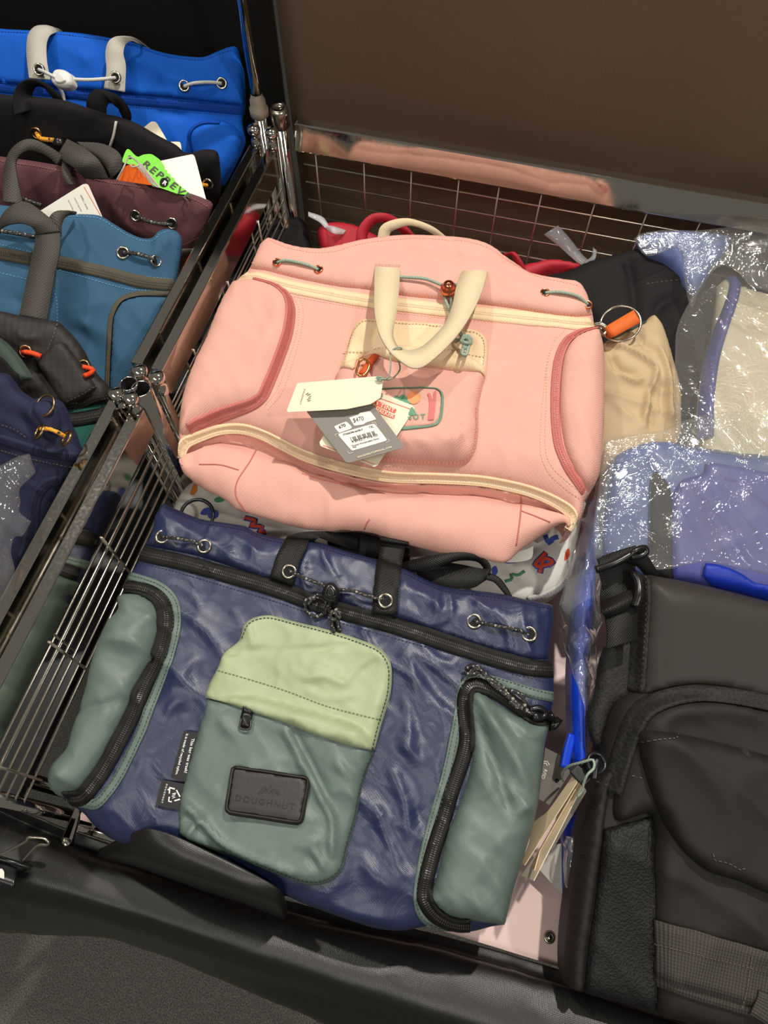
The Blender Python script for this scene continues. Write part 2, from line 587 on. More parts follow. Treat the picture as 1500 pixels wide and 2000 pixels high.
def fabric(name, col, rough=.75, weave=850, bump=.25, var=.1, spec=.3, sheen=.0, nscale=18, kind='twill', crum=0.0, cscale=25):
    """woven cloth; UVs are metres, weave = threads per metre"""
    m, t, b = base_mat(name); N, Lk = t.nodes, t.links
    uv = N.new('ShaderNodeUVMap'); uv.uv_map = 'UVMap'
    s = weave*.314/1.0/5*5
    h = None
    if kind in ('twill', 'rib', 'plain'):
        mp = N.new('ShaderNodeMapping'); mp.inputs['Rotation'].default_value = (0, 0, {'twill': .9, 'rib': 0, 'plain': 0}[kind])
        Lk.new(uv.outputs[0], mp.inputs[0])
        w1 = N.new('ShaderNodeTexWave'); w1.inputs['Scale'].default_value = weave*.314; w1.bands_direction = 'X'; w1.inputs['Distortion'].default_value = .6; w1.inputs['Detail'].default_value = 0
        Lk.new(mp.outputs[0], w1.inputs[0])
        w2 = N.new('ShaderNodeTexWave'); w2.inputs['Scale'].default_value = weave*.314*(.6 if kind == 'twill' else 1); w2.bands_direction = 'Y'
        Lk.new(mp.outputs[0], w2.inputs[0])
        ml = N.new('ShaderNodeMath'); ml.operation = 'MULTIPLY_ADD'; Lk.new(w1.outputs['Fac'], ml.inputs[0]); ml.inputs[1].default_value = .7
        ml2 = N.new('ShaderNodeMath'); ml2.operation = 'MULTIPLY'; Lk.new(w2.outputs['Fac'], ml2.inputs[0]); ml2.inputs[1].default_value = .3
        Lk.new(ml2.outputs[0], ml.inputs[2]); h = ml.outputs[0]
    else:
        vo = N.new('ShaderNodeTexVoronoi'); vo.inputs['Scale'].default_value = weave; Lk.new(uv.outputs[0], vo.inputs[0]); h = vo.outputs['Distance']
    nz = N.new('ShaderNodeTexNoise'); nz.inputs['Scale'].default_value = nscale; nz.inputs['Detail'].default_value = 5; Lk.new(uv.outputs[0], nz.inputs[0])
    c = lin(col)
    r = N.new('ShaderNodeMixRGB'); r.inputs[1].default_value = tuple(q*(1-var*1.6) for q in c[:3])+(1,); r.inputs[2].default_value = tuple(min(1, q*(1+var)) for q in c[:3])+(1,)
    Lk.new(h, r.inputs[0])
    r2 = N.new('ShaderNodeMixRGB'); r2.blend_type = 'MULTIPLY'; r2.inputs[0].default_value = .12
    Lk.new(r.outputs[0], r2.inputs[1]); Lk.new(nz.outputs['Fac'], r2.inputs[2])
    Lk.new(r2.outputs[0], b.inputs['Base Color'])
    bm = N.new('ShaderNodeBump'); bm.inputs['Strength'].default_value = bump; bm.inputs['Distance'].default_value = .0005; Lk.new(h, bm.inputs['Height'])
    nrm = bm
    if crum:
        nz2 = N.new('ShaderNodeTexNoise'); nz2.inputs['Scale'].default_value = cscale; nz2.inputs['Detail'].default_value = 3; nz2.inputs['Distortion'].default_value = 1.2; Lk.new(uv.outputs[0], nz2.inputs[0])
        b2 = N.new('ShaderNodeBump'); b2.inputs['Strength'].default_value = crum; b2.inputs['Distance'].default_value = .004
        Lk.new(nz2.outputs['Fac'], b2.inputs['Height']); Lk.new(bm.outputs[0], b2.inputs['Normal']); nrm = b2
    Lk.new(nrm.outputs[0], b.inputs['Normal'])
    b.inputs['Roughness'].default_value = rough
    b.inputs['Specular IOR Level'].default_value = spec
    if sheen: b.inputs['Sheen Weight'].default_value = sheen; b.inputs['Sheen Roughness'].default_value = .4
    return m


def plain(name, col, rough=.5, metal=0.0, spec=.5, bump=0.0, bscale=300, coat=0):
    m, t, b = base_mat(name)
    b.inputs['Base Color'].default_value = lin(col); b.inputs['Roughness'].default_value = rough; b.inputs['Metallic'].default_value = metal
    b.inputs['Specular IOR Level'].default_value = spec
    if coat: b.inputs['Coat Weight'].default_value = coat; b.inputs['Coat Roughness'].default_value = .1
    N, Lk = t.nodes, t.links
    tc = N.new('ShaderNodeTexCoord'); nz = N.new('ShaderNodeTexNoise'); nz.inputs['Scale'].default_value = bscale; nz.inputs['Detail'].default_value = 4
    Lk.new(tc.outputs['Object'], nz.inputs[0])
    mr = N.new('ShaderNodeMapRange'); mr.inputs['To Min'].default_value = max(0, rough-.06); mr.inputs['To Max'].default_value = rough+.08
    Lk.new(nz.outputs['Fac'], mr.inputs[0]); Lk.new(mr.outputs[0], b.inputs['Roughness'])
    if bump:
        bm = N.new('ShaderNodeBump'); bm.inputs['Strength'].default_value = bump; bm.inputs['Distance'].default_value = .001
        Lk.new(nz.outputs['Fac'], bm.inputs['Height']); Lk.new(bm.outputs[0], b.inputs['Normal'])
    return m


def film(name, haze=.08, tint=(235, 235, 230), gloss=.5, bump=.3, scale=34):
    """thin clear plastic film"""
    m = bpy.data.materials.new(name); m.use_nodes = True; t = m.node_tree; N, Lk = t.nodes, t.links
    N.remove(N['Principled BSDF']); out = N['Material Output']
    tc = N.new('ShaderNodeTexCoord')
    vo = N.new('ShaderNodeTexVoronoi'); vo.feature = 'DISTANCE_TO_EDGE'; vo.inputs['Scale'].default_value = scale
    nz = N.new('ShaderNodeTexNoise'); nz.inputs['Scale'].default_value = scale*.8; nz.inputs['Detail'].default_value = 4; nz.inputs['Distortion'].default_value = 1.5
    mx = N.new('ShaderNodeMixRGB'); mx.inputs[0].default_value = .12
    Lk.new(tc.outputs['Object'], mx.inputs[1]); Lk.new(nz.outputs['Color'], mx.inputs[2]); Lk.new(tc.outputs['Object'], nz.inputs[0])
    Lk.new(mx.outputs[0], vo.inputs[0])
    ad_ = N.new('ShaderNodeMath'); ad_.operation = 'ADD'
    ml = N.new('ShaderNodeMath'); ml.operation = 'MULTIPLY'; ml.inputs[1].default_value = .8
    mn = N.new('ShaderNodeMath'); mn.operation = 'MINIMUM'; mn.inputs[1].default_value = .18; Lk.new(vo.outputs['Distance'], mn.inputs[0])
    Lk.new(mn.outputs[0], ml.inputs[0]); Lk.new(ml.outputs[0], ad_.inputs[0])
    m2 = N.new('ShaderNodeMath'); m2.operation = 'MULTIPLY'; m2.inputs[1].default_value = .5; Lk.new(nz.outputs['Fac'], m2.inputs[0]); Lk.new(m2.outputs[0], ad_.inputs[1])
    bm = N.new('ShaderNodeBump'); bm.inputs['Strength'].default_value = bump; bm.inputs['Distance'].default_value = .004; Lk.new(ad_.outputs[0], bm.inputs['Height'])
    tr = N.new('ShaderNodeBsdfTransparent'); tr.inputs[0].default_value = (.96, .96, .95, 1)
    gl = N.new('ShaderNodeBsdfGlossy'); gl.inputs['Roughness'].default_value = .07; Lk.new(bm.outputs[0], gl.inputs['Normal'])
    df = N.new('ShaderNodeBsdfDiffuse'); df.inputs[0].default_value = lin(tint)
    lw = N.new('ShaderNodeLayerWeight'); lw.inputs['Blend'].default_value = .35; Lk.new(bm.outputs[0], lw.inputs['Normal'])
    mr = N.new('ShaderNodeMapRange'); mr.inputs['To Min'].default_value = .03; mr.inputs['To Max'].default_value = gloss*.7; Lk.new(lw.outputs['Fresnel'], mr.inputs[0])
    a = N.new('ShaderNodeMixShader'); a.inputs[0].default_value = haze; Lk.new(tr.outputs[0], a.inputs[1]); Lk.new(df.outputs[0], a.inputs[2])
    b = N.new('ShaderNodeMixShader'); Lk.new(mr.outputs[0], b.inputs[0]); Lk.new(a.outputs[0], b.inputs[1]); Lk.new(gl.outputs[0], b.inputs[2])
    Lk.new(b.outputs[0], out.inputs[0])
    return m
M = {}
M['chrome'] = plain('chrome', (205, 200, 190), .07, 1.0)
M['wire'] = plain('chrome_wire', (235, 228, 212), .3, 1.0)
M['steel'] = plain('nickel', (190, 182, 165), .22, 1.0)
M['copper'] = plain('rose_gold', (225, 130, 95), .18, 1.0)
M['black_fill'] = plain('black_fill', (14, 13, 14), .9)  # black put in for the dark inside holes; also the round badge's print
M['blackplastic'] = plain('black_plastic', (20, 20, 21), .28)
M['tape'] = plain('taped_steel', (178, 166, 146), .35, .4)


def carpet_mat():
    m, t, b = base_mat('carpet'); N, Lk = t.nodes, t.links
    tc = N.new('ShaderNodeTexCoord')
    nz = N.new('ShaderNodeTexNoise'); nz.inputs['Scale'].default_value = 420; nz.inputs['Detail'].default_value = 6; nz.inputs['Roughness'].default_value = .75
    Lk.new(tc.outputs['Object'], nz.inputs[0])
    cr = N.new('ShaderNodeValToRGB'); cr.color_ramp.elements[0].position = .38; cr.color_ramp.elements[0].color = lin((78, 78, 72)); cr.color_ramp.elements[1].position = .68; cr.color_ramp.elements[1].color = lin((184, 182, 172))
    Lk.new(nz.outputs['Fac'], cr.inputs[0]); Lk.new(cr.outputs[0], b.inputs['Base Color'])
    bm = N.new('ShaderNodeBump'); bm.inputs['Strength'].default_value = .8; bm.inputs['Distance'].default_value = .006; Lk.new(nz.outputs['Fac'], bm.inputs['Height']); Lk.new(bm.outputs[0], b.inputs['Normal'])
    b.inputs['Roughness'].default_value = 1; b.inputs['Specular IOR Level'].default_value = .1
    return m


M['carpet'] = carpet_mat()
M['blackcloth'] = fabric('black_drape_cloth', (26, 24, 22), .36, 900, .25, .2, .6, nscale=12, kind='plain', crum=.25, cscale=9)
M['browncloth'] = fabric('brown_drape_cloth', (112, 92, 72), .6, 900, .3, .25, .4, nscale=6, kind='plain', crum=.3, cscale=7)
M['darkback'] = fabric('dark_drape_cloth', (28, 26, 23), .75, 900, .2, .15, .2, nscale=6, kind='plain')
M['pinkboard'] = plain('pink_board', (226, 196, 190), .45)
M['white'] = plain('white_card', (232, 228, 216), .6)

# floor ---------------------------------------------------------------
fl = box('floor', (0, .5, -.01), (6, 6, .02), M['carpet']); fl['kind'] = 'structure'
# drapes behind the bins
def drape(name, x0, x1, y, z0, z1, mat, amp, label, seed):
    nx, nz = 60, 30
    X, Z = np.meshgrid(np.linspace(x0, x1, nx), np.linspace(z0, z1, nz))
    h = (vn(X*3.1+seed, Z*2.3, seed)-.5)*amp + (vn(X*9+seed, Z*3, seed+1)-.5)*amp*.3
    A = np.stack([X, y+h, Z], -1); B = A+np.array([0, .004, 0])
    UV = np.stack([X, Z], -1)
    o = gridsolid(name, A, B, mat, None, UV); o['kind'] = 'structure'; o['label'] = label
    return o


drape('drape_back', -.345, 1.0, .83, 0, 1.3, M['browncloth'], .05, 'dark brown fabric drape hanging behind the long chrome rail', 3)
drape('drape_back', -1.5, -.352, .83, 0, 1.3, M['darkback'], .04, 'near-black fabric drape hanging behind the bright blue backpack', 8)

# chrome panels ---------------------------------------------------------
def bx(name, x0, x1, y0, y1, z0, z1, mat, par, bev=.0015):
    return box(name, ((x0+x1)/2, (y0+y1)/2, (z0+z1)/2), (x1-x0, y1-y0, z1-z0), mat, par, bev=bev)


def finial(x, y, par, z=.95):
    if y < .5:
        k = {(1, 1): 'c', (1, 0): 'a', (0, 1): 'd', (0, 0): 'b'}[(int(x < -.34), int(y > .35))]
        x, y = [float(q) for q in V(*FX[k], z+.008)[:2]]
    lathe('finial', [(.0055, -.012), (.0055, -.002), (.0035, -.001), (.0035, .004), (.0062, .006), (.0078, .009), (.0078, .012), (.006, .0148), (.0001, .0158)], np.array([x, y, z]), (0, 0, 1), M['chrome'], par, 20)


FX = {'a': (228, 773), 'b': (257, 781), 'c': (274, 728), 'd': (308, 740)}
def side_panel(x, y0, y1, label, ys, fin, bottom=.826):
    t = thing('wire_side_panel', label, 'wire panel', (x, y0, 0), 'chrome divider panels')
    bx('top_rail', x-.006, x+.006, y0+.006, y1-.006, .912, .95, M['chrome'], t)
    for i, z in enumerate(np.linspace(.893, bottom, 5)):
        tube('wire', [(x+.004, y0, z), (x+.004, y1, z)], .0013, M['wire'], t, 6)
    for y in ys:
        tube('upright_wire', [(x+.0065, y, .915), (x+.0065, y, bottom-.008)], .0013, M['wire'], t, 6)
    for y, tp in ((y0, fin[0]), (y1, fin[1])):
        tube('post', [(x, y, 0), (x, y, .945)], .0055, M['chrome'], t, 14)
        if tp: finial(x, y, t, .955)
    return t


side_panel(-.351, -.02, .335, 'chrome divider panel beside the lower navy bag, outer of the twin front rails', (.003, .12, .22), (0, 1))
side_panel(-.326, -.02, .332, 'chrome divider panel with wires nearest the sage pocket of the navy backpack', (.003, .104, .205), (0, 1))
side_panel(-.350, .368, .719, 'chrome divider panel running beside the teal and burgundy backpacks', (.44, .55, .65), (1, 1))
side_panel(-.328, .366, .719, 'chrome divider panel running beside the pink backpack', (.43, .53, .63), (1, 1))

t = thing('wire_back_panel', 'long chrome rail with wire grid along the back of the bin', 'wire panel', (-.3, .77, 0))
v = np.array([[x, y, z] for x in (-.318, .75) for y, z in ((.7645, .949), (.7765, .951), (.7765, .915), (.7540, .919))])
o = mesh_obj('top_rail', v, [(0, 1, 5, 4), (1, 2, 6, 5), (2, 3, 7, 6), (3, 0, 4, 7), (0, 3, 2, 1), (4, 5, 6, 7)], M['chrome'], t, smooth=False)
m_ = o.modifiers.new('bevel', 'BEVEL'); m_.width = .0018; m_.segments = 3
for z in (.893, .867, .840, .813, .786, .76):
    tube('wire', [(-.312, .768, z), (.75, .768, z)], .0013, M['wire'], t, 6)
for x in (-.294, -.231, -.17, -.11, -.06, -.008, .056, .118, .18, .24, .30, .36):
    tube('upright_wire', [(x, .7655, .93), (x, .7655, .75)], .0011, M['wire'], t, 6)
tube('post', [(.75, .77, 0), (.75, .77, .94)], .009, M['chrome'], t, 16)

t = thing('corner_post', 'thick chrome corner post wrapped in clear tape at the rail end', 'post', (-.340, .775, 0))
tube('pole', [(-.340, .775, 0), (-.340, .775, .945)], .0095, M['chrome'], t, 20)
lathe('cap', [(.0105, -.02), (.0118, -.018), (.0122, 0), (.0105, .004), (.006, .005), (.0055, .003), (.0001, .003)], np.array([-.340, .775, .955]), (0, 0, 1), M['steel'], t, 24)
t = thing('tall_post', 'tall slim chrome pole with a taped collar between the two drapes', 'post', (-.360, .762, 0))
tube('pole', [(-.360, .762, 0), (-.360, .762, .965)], .008, M['chrome'], t, 16)
tube('upper_pole', [(-.360, .762, .965), (-.356, .755, 1.5)], .0062, M['chrome'], t, 16)
lathe('collar', [(.008, -.012), (.0115, -.01), (.0115, -.002), (.0095, 0), (.0095, .008), (.0075, .012), (.0065, .016)], np.array([-.360, .762, .965]), (0, 0, 1), M['tape'], t, 20)

for (x, y, r, lb) in ((float(V(251, 749, .966)[0]), float(V(251, 749, .966)[1]), .0088, 'open-topped chrome tube between the teal bag and the taped tube'), (float(V(275, 759, .966)[0]), float(V(275, 759, .966)[1]), .0098, 'open-topped chrome tube with torn tape round its rim')):
    lathe('open_tube', [(r, -.95), (r, 0), (r-.0012, .0005), (r-.0016, 0)], np.array([x, y, .966]), (0, 0, 1), M['chrome'], None, 24)
    tu = COL.objects[len(COL.objects)-1]; tag(tu, lb, 'tube')
    lathe('blackened_bore', [(r-.0014, -.0005), (r-.0016, -.06), (.0001, -.06)], np.array([x, y, .966]), (0, 0, 1), M['black_fill'], tu, 24)  # inner wall coloured black for the shade inside the tube

# front rail, bracket and front posts
t = thing('front_rail', 'low chrome front rail of the bin, bracket at its end', 'rail', (-.3, -.03, .74), )
bx('bar', -.30, .72, -.030, -.024, .738, .7525, M['chrome'], t)
loft('bracket', ['150,1568,.80 137,1600,.785 118,1642,.772', '158,1572,.80 150,1605,.785 136,1650,.772', '161,1578,.80 153,1608,.78 142,1652,.768'], M['chrome'], t, .002)
lathe('screw', [(.0045, 0), (.0045, .002), (.003, .0032), (.0001, .0033)], V(131, 1645, .774), (0, .2, 1), M['chrome'], t, 14)
for x in (-.285, .7):
    tube('leg', [(x, -.018, 0), (x, -.018, .732)], .008, M['chrome'], t, 12)

# bin floor board
t = thing('bin_floor_board', 'pale pink board lying on the bin bottom with a steel rivet', 'board', (0, .3, .73))
box('panel', (.20, .37, .737), (1.01, .78, .008), M['pinkboard'], t)
for p in ((1073, 1831),):
    lathe('rivet', [(.0055, 0), (.0052, .001), (.004, .0022), (.003, .0012), (.0026, .0014), (.0018, .0026), (.0001, .0026)], V(p[0], p[1], .742), (0, 0, 1), M['steel'], t, 20)
box('tray', (.2, .375, .70), (1.01, .77, .06), M['blackcloth'], t)
t = thing('side_bin_floor', 'dark board at the bottom of the bin of colourful backpacks', 'board', (-.8, .3, .73))
box('panel', (-.86, .365, .737), (.98, .79, .012), M['blackcloth'], t)
for x in (-1.3, -.4):
    for y in (0, .74): tube('leg', [(x, y, 0), (x, y, .733)], .008, M['chrome'], t, 10)

# front cover cloth ------------------------------------------------------
Ds = '-90,1812,.62 120,1824,.64 235,1830,.66 450,1915,.70 640,1998,.72 1000,2130,.72 1500,2300,.72 1860,2415,.72'
D = [V(*[float(q) for q in s.split(',')]) for s in Ds.split()]
E_ = [p+np.array([0, .05, -.22]) for p in D]
R0 = [V(*[float(q) for q in s_.split(',')])+np.array([0, .010, .004]) for s_ in '-90,1545,.74 100,1632,.75 300,1700,.745 560,1783,.748 870,1855,.748 1100,1923,.748 1500,2052,.748 1860,2167,.748'.split()]
rows = [R0, '-90,1545,.74 100,1632,.75 300,1700,.755 560,1783,.758 870,1855,.758 1100,1923,.758 1500,2052,.758 1860,2167,.758',
        '-90,1570,.768 100,1655,.776 300,1720,.776 560,1798,.776 870,1868,.776 1100,1934,.776 1500,2060,.776 1860,2175,.776',
        '-90,1640,.780 110,1705,.784 300,1765,.784 560,1845,.784 870,1935,.784 1100,2010,.784 1500,2140,.784 1860,2255,.784',
        '-90,1700,.776 130,1750,.782 300,1800,.782 560,1888,.782 870,1990,.782 1100,2065,.782 1500,2195,.782 1860,2310,.782',
        '-90,1740,.755 130,1782,.758 300,1832,.758 560,1922,.758 870,2025,.758 1100,2100,.758 1500,2230,.758 1860,2345,.758',
        D, E_]
t = thing('front_cover_cloth', 'black glossy fabric wrapped round the front edge of the bin, hanging down', 'cloth', (-.1, -.07, .5))
loft('cover', rows, M['blackcloth'], t, .0015, 8, 110, wr=.0015, wscale=30, seed=5)
loft('raised_fold', ['232,1662,.80 280,1640,.862 330,1648,.869 400,1678,.869 480,1712,.868 540,1746,.857 556,1770,.80',
                     '198,1658,.80 280,1619,.868 330,1628,.872 400,1660,.872 480,1700,.872 545,1738,.862 560,1772,.81',
                     '194,1662,.79 274,1640,.862 330,1660,.872 400,1692,.872 480,1730,.87 540,1762,.855 558,1784,.80',
                     '192,1667,.785 262,1672,.845 330,1694,.862 400,1718,.862 480,1747,.858 540,1775,.835 556,1790,.79',
                     '190,1674,.778 258,1690,.79 330,1715,.80 400,1740,.80 480,1766,.80 535,1787,.79 556,1797,.778'], M['blackcloth'], t, .0012, 6, 60)
# binder clip
t = thing('binder_clip', 'black binder clip with wire handle pinching the front cloth', 'clip', V(20, 1700, .80))
loft('clip_body', ['-70,1655,.792 -20,1675,.796 35,1695,.797', '-75,1690,.800 -25,1712,.803 28,1730,.803', '-85,1725,.792 -30,1740,.792 14,1748,.792'], M['blackplastic'], t, .0015, 6, 20)
tube('hinge', [V(-60, 1660, .799), V(60, 1694, .799)], .0022, M['blackplastic'], t)
tube('wire_handle', [V(-20, 1678, .802), V(30, 1655, .815), V(52, 1642, .82), V(55, 1636, .822), V(85, 1637, .822), V(95, 1645, .82), V(92, 1650, .818), V(72, 1652, .815), V(42, 1684, .802)], .0013, M['steel'], t)
SL = Surf((-40, 1700, .8045), (8, 1706, .8045), (0, 1725, .803))
sheet('sticker', SL, '-60,1690! 4,1697! 8,1704 2,1728 -70,1715!', M['white'], t, thick=.0004, layer=False)
# =================================================== PINK BACKPACK
M['pink'] = fabric('pink_canvas', (227, 171, 155), .8, 620, .3, .06, .2, nscale=30, kind='twill')
M['pinkzip'] = fabric('pink_zip_tape', (206, 122, 114), .8, 900, .3, .12, .2, kind='plain')
M['pinkteeth'] = plain('pink_teeth', (196, 112, 104), .45)
M['cream'] = fabric('cream_canvas', (238, 210, 172), .8, 620, .3, .06, .2, kind='twill')
M['creamweb'] = fabric('cream_webbing', (226, 208, 172), .85, 800, .5, .1, .2, kind='twill')
M['creamteeth'] = plain('cream_teeth', (222, 196, 166), .5)
M['pinkstitch'] = plain('pink_thread', (236, 172, 152), .7)
M['creamstitch'] = plain('cream_thread', (205, 178, 140), .7)
M['sagecord'] = fabric('sage_cord', (158, 176, 158), .7, 500, .6, .2, .3)
M['sageline'] = plain('sage_thread', (110, 148, 124), .7)
M['card'] = plain('ivory_card', (228, 216, 188), .6)
M['greycard'] = plain('grey_card', (120, 114, 106), .5)
M['ink'] = plain('dark_ink', (70, 66, 58), .7)
M['redink'] = plain('coral_ink', (226, 92, 66), .6)
M['orange'] = fabric('orange_braid', (226, 92, 40), .6, 700, .6, .3, .3)
M['gold'] = plain('gold_metal', (232, 176, 110), .2, 1.0)

SP = Surf((530, 500, .925), (1150, 620, .925), (700, 890, .905))
face = '''497,508 510,488 525,471! 545,478 575,488 615,494 655,491 707,478 762,471 817,469 872,471 919,476 956,487 985,506 1012,524 1038,541 1089,552 1126,557! 1137,566 1150,592 1158,621 1163,648 1174,660 1180,690 1181,750 1180,820 1177,860 1170,925 1155,958 1141,978 1138,1000 1128,1020 1108,1032! 1118,1020 1108,1002 1075,980 1030,962 980,950 930,942 850,938 760,936 680,922 600,898 545,870 513,853 475,842 433,842 392,856 367,870 354,900! 350,890 350,840 356,790 366,752 382,710 400,672 425,610 440,580 462,558 480,542 490,525'''
pk = thing('pink_backpack', 'pale pink canvas backpack with cream handle and hang tags, lying on its back', 'backpack', V(700, 850, .86))
SP.creases('''560,600 545,680 500,760|34 .006; 780,500 850,530 930,520|22 .004; 700,560 660,575|12 .003; 1050,640 1085,700 1070,800|40 .004;
 960,520 1010,545 1060,560|14 -.004; 560,640 620,700|30 .003; 420,620 470,660|26 .003;1000,800 1040,900|26 .003; 980,760 960,860|12 -.002;620,780 560,840 520,850|24 .004;
 1100,720 1160,760|20 .004; 870,500 900,560|12 -.003; 640,510 690,500|16 .003''')
wr = lambda q: (crumple(q, 16, 3)-.45)*.0035
sheet('body', SP, face, M['pink'], pk, amp=.022, w=.035, thick=.045, wr=wr, flat_bottom=True)
# collar: thicker band above the zip
sheet('collar', SP, '''499,506 510,488 525,472! 545,479 575,489 615,495 655,492 707,479 762,472 817,470 872,472 919,477 956,488 985,507 1012,525 1038,542 1089,553 1125,558! 1137,567 1149,592 1156,618! 1120,620 1060,613 1000,603 930,594 860,586 790,579 720,567 660,560 610,551 560,540 520,530 490,528!''', M['pink'], pk, amp=.006, w=.012, off=.001, layer=True)
stitches(SP, '494,521 520,527 560,537 610,548 660,557 720,564 790,576 860,583 930,591 1000,600 1060,610 1120,617 1154,616|530,478 545,485 575,495 615,501 655,498 707,485 762,478 817,476 872,478 919,483 956,494 985,513 1012,530 1038,547 1089,558 1124,564', M['pinkstitch'], pk)
zipper(SP, '472,549 500,545 560,560 640,576 720,590 817,601 908,611 1000,620 1080,629 1157,638', .0165, M['cream'], M['creamteeth'], pk)
stitches(SP, '540,574 600,586 700,603 760,611 850,621 950,630 1050,638 1150,650', M['pinkstitch'], pk)
# side pockets
sheet('side_pocket', SP, '480,552 510,552 545,566 566,584 574,604 570,640 555,690 535,740 515,780 480,800 430,815 385,838 360,850 352,848 352,820 358,782 368,748 384,708 402,672 427,610 442,580 460,560', M['pink'], pk, amp=.010, w=.02, thick=.002, wr=lambda q: (crumple(q, 18, 9)-.4)*.004, layer=True)
zipper(SP, '500,551 535,560 560,580 568,604 562,650 545,700 525,750 505,785 460,803 410,822 372,845', .0085, M['pinkzip'], M['pinkteeth'], pk, off=.0012)
stitches(SP, '548,560 572,582 584,606 580,650 562,710 540,765 520,790|558,556 580,575 593,606 588,650 572,710 550,770 525,800', M['creamstitch'], pk)
sheet('side_pocket', SP, '1165,650 1176,675 1179,720 1179,800 1177,851 1170,925 1156,955 1140,950 1120,915 1104,880 1096,840 1092,790 1094,730 1102,690 1118,665 1142,651', M['pink'], pk, amp=.012, w=.02, thick=.002, wr=lambda q: (crumple(q, 18, 12)-.4)*.004)
zipper(SP, '1160,648 1130,654 1104,672 1090,705 1084,760 1084,820 1090,870 1104,905 1122,935 1140,962', .0085, M['pinkzip'], M['pinkteeth'], pk, off=.0012)
stitches(SP, '1085,660 1070,700 1062,760 1056,830 1056,890 1072,925 1098,950 1130,975|1100,650 1080,672 1068,720 1066,790 1064,860 1068,895 1084,920 1112,945 1135,965', M['creamstitch'], pk)
# front pocket
SP.creases('905,850 890,875 880,905|8 .005; 865,880 895,868|7 .004; 890,840 915,885|5 -.004; 780,740 850,740 930,735|8 -.003;800,870 850,890|8 .003')
sheet('front_pocket', SP, '663,727 650,760 632,800 618,840 622,860 650,880 700,898 783,906 833,910 883,912 910,908 927,884 933,847 934,797 942,757 946,735 900,700 760,690', M['pink'], pk, amp=.014, w=.02, off=.0005, thick=.003,
      wr=lambda q: (crumple(q, 26, 5)-.4)*.005)
stitches(SP, '930,800 930,847 923,880 908,902 883,905 833,904 783,900 700,892 650,874', M['pinkstitch'], pk, off=.001)
SP.creases('925,665 935,675|9 .006;700,668 712,690|8 -.004')
fl_ = sheet('flap', SP, '690,647 700,633 717,627 800,632 867,637 930,650 947,662 952,680 950,713 947,742! 937,733 900,726 833,718 800,714 767,709 733,703 703,702 693,728! 663,726! 670,707 680,680', M['cream'], pk, amp=.004, w=.008, off=.002, thick=.002, wr=lambda q: (crumple(q, 30, 15)-.4)*.004)
stitches(SP, '672,716 686,660 702,638 717,633 800,638 867,643 928,656 942,666 946,684 944,712|672,692 700,690 740,690|868,692 905,694 944,700', M['creamstitch'], pk, off=.001)
# embroidered patch
sheet('embroidered_patch', SP, '700,772 747,763 847,762 860,768 864,782 860,820 848,832 787,839 700,848!', M['pink'], pk, amp=.001, w=.003, off=.0015, thick=.001, layer=True)
ribbon('patch_border', SP, '700,772 747,763 847,762 860,768 864,782 860,820 848,832 787,839 700,848', .0022, M['sageline'], pk, off=.0012, crown=.0006)
M['peach'] = plain('peach_thread', (240, 150, 96), .7); M['greenth'] = plain('green_thread', (96, 150, 116), .7); M['rose'] = plain('rose_thread', (206, 112, 108), .7)
blob(SP, '795,780 799,772 808,768 817,772 821,780 817,789 808,793 799,789', M['peach'], pk, 'embroidered_sun', .001)
for q in ('766,786 770,779 777,778 781,785 776,791', '779,784 784,776 791,777 795,784 790,791', '790,788 795,781 801,783 803,789 797,793'):
    blob(SP, q, M['greenth'], pk, 'embroidered_bush', .001, .002)
blob(SP, '796,815! 804,796! 815,814!', M['greenth'], pk, 'embroidered_tree', .001, .002)
blob(SP, '835,824! 838,800 837,780 834,774 839,772 843,782 846,782 847,770 852,768 850,795 847,824!', M['rose'], pk, 'embroidered_trunk', .001, .002)
text(SP, 'DOUGHNUT', (718, 829), (831, 821), M['greenth'], pk, .95, 1.35, .02, .0012)
# zip puller with orange braid
ribbon('zip_pull_braid', SP, '735,700 724,715 708,738', .0075, M['orange'], pk, off=.004, thick=.002, crown=.001)
cord('zip_pull_buckle', SP, '703,718 697,738 706,744 716,738 722,722 712,714 703,718', .0013, M['gold'], pk, lift=[.006]*7)
# eyelets, cords, cord lock
for x, y in ((542, 514), (622, 528), (934, 560), (1064, 574), (1146, 600)):
    eyelet(SP, x, y, .0052, M['copper'], M['black_fill'], pk)
cord('drawcord', SP, '542,515 560,515 600,523 622,529', .0017, M['sagecord'], pk, [0, .003, .003, 0])
cord('drawcord', SP, '1064,575 1090,577 1125,585 1146,600', .0017, M['sagecord'], pk, [0, .003, .003, 0])
cord('drawcord', SP, '762,545 790,549 830,553 862,566', .0017, M['sagecord'], pk, [.002, .004, .005, .006])
cord('drawcord', SP, '888,566 905,562 934,560', .0017, M['sagecord'], pk, [.006, .004, 0])
o = SP.W(SP.px([(875, 573)]), .004)[0]
lk = lathe('cord_lock', [(.0001, -.006), (.0065, -.004), (.0082, 0), (.0082, .003), (.0072, .0045), (.0066, .005), (.006, .008), (.004, .0105), (.0001, .0115)], o, SP.n, M['copper'], pk, 24)
cord('cord_tail', SP, '868,584 871,600 878,618 884,645 892,665 906,685', .0017, M['sagecord'], pk, [.004, .006, .008, .011, .014, .014])
cord('cord_tail', SP, '880,584 881,600 879,618 887,642 896,668 908,686', .0017, M['sagecord'], pk, [.004, .006, .008, .013, .014, .014])
cord('cord_knot', SP, '896,686 902,679 914,681 916,692 906,698 898,692 904,684 914,688 912,697 904,703', .002, M['sagecord'], pk, [.014, .017, .017, .016, .016, .015, .019, .018, .016, .012])
cord('cord_tail', SP, '884,660 876,672 893,683', .0017, M['sagecord'], pk, [.010, .010, .013])
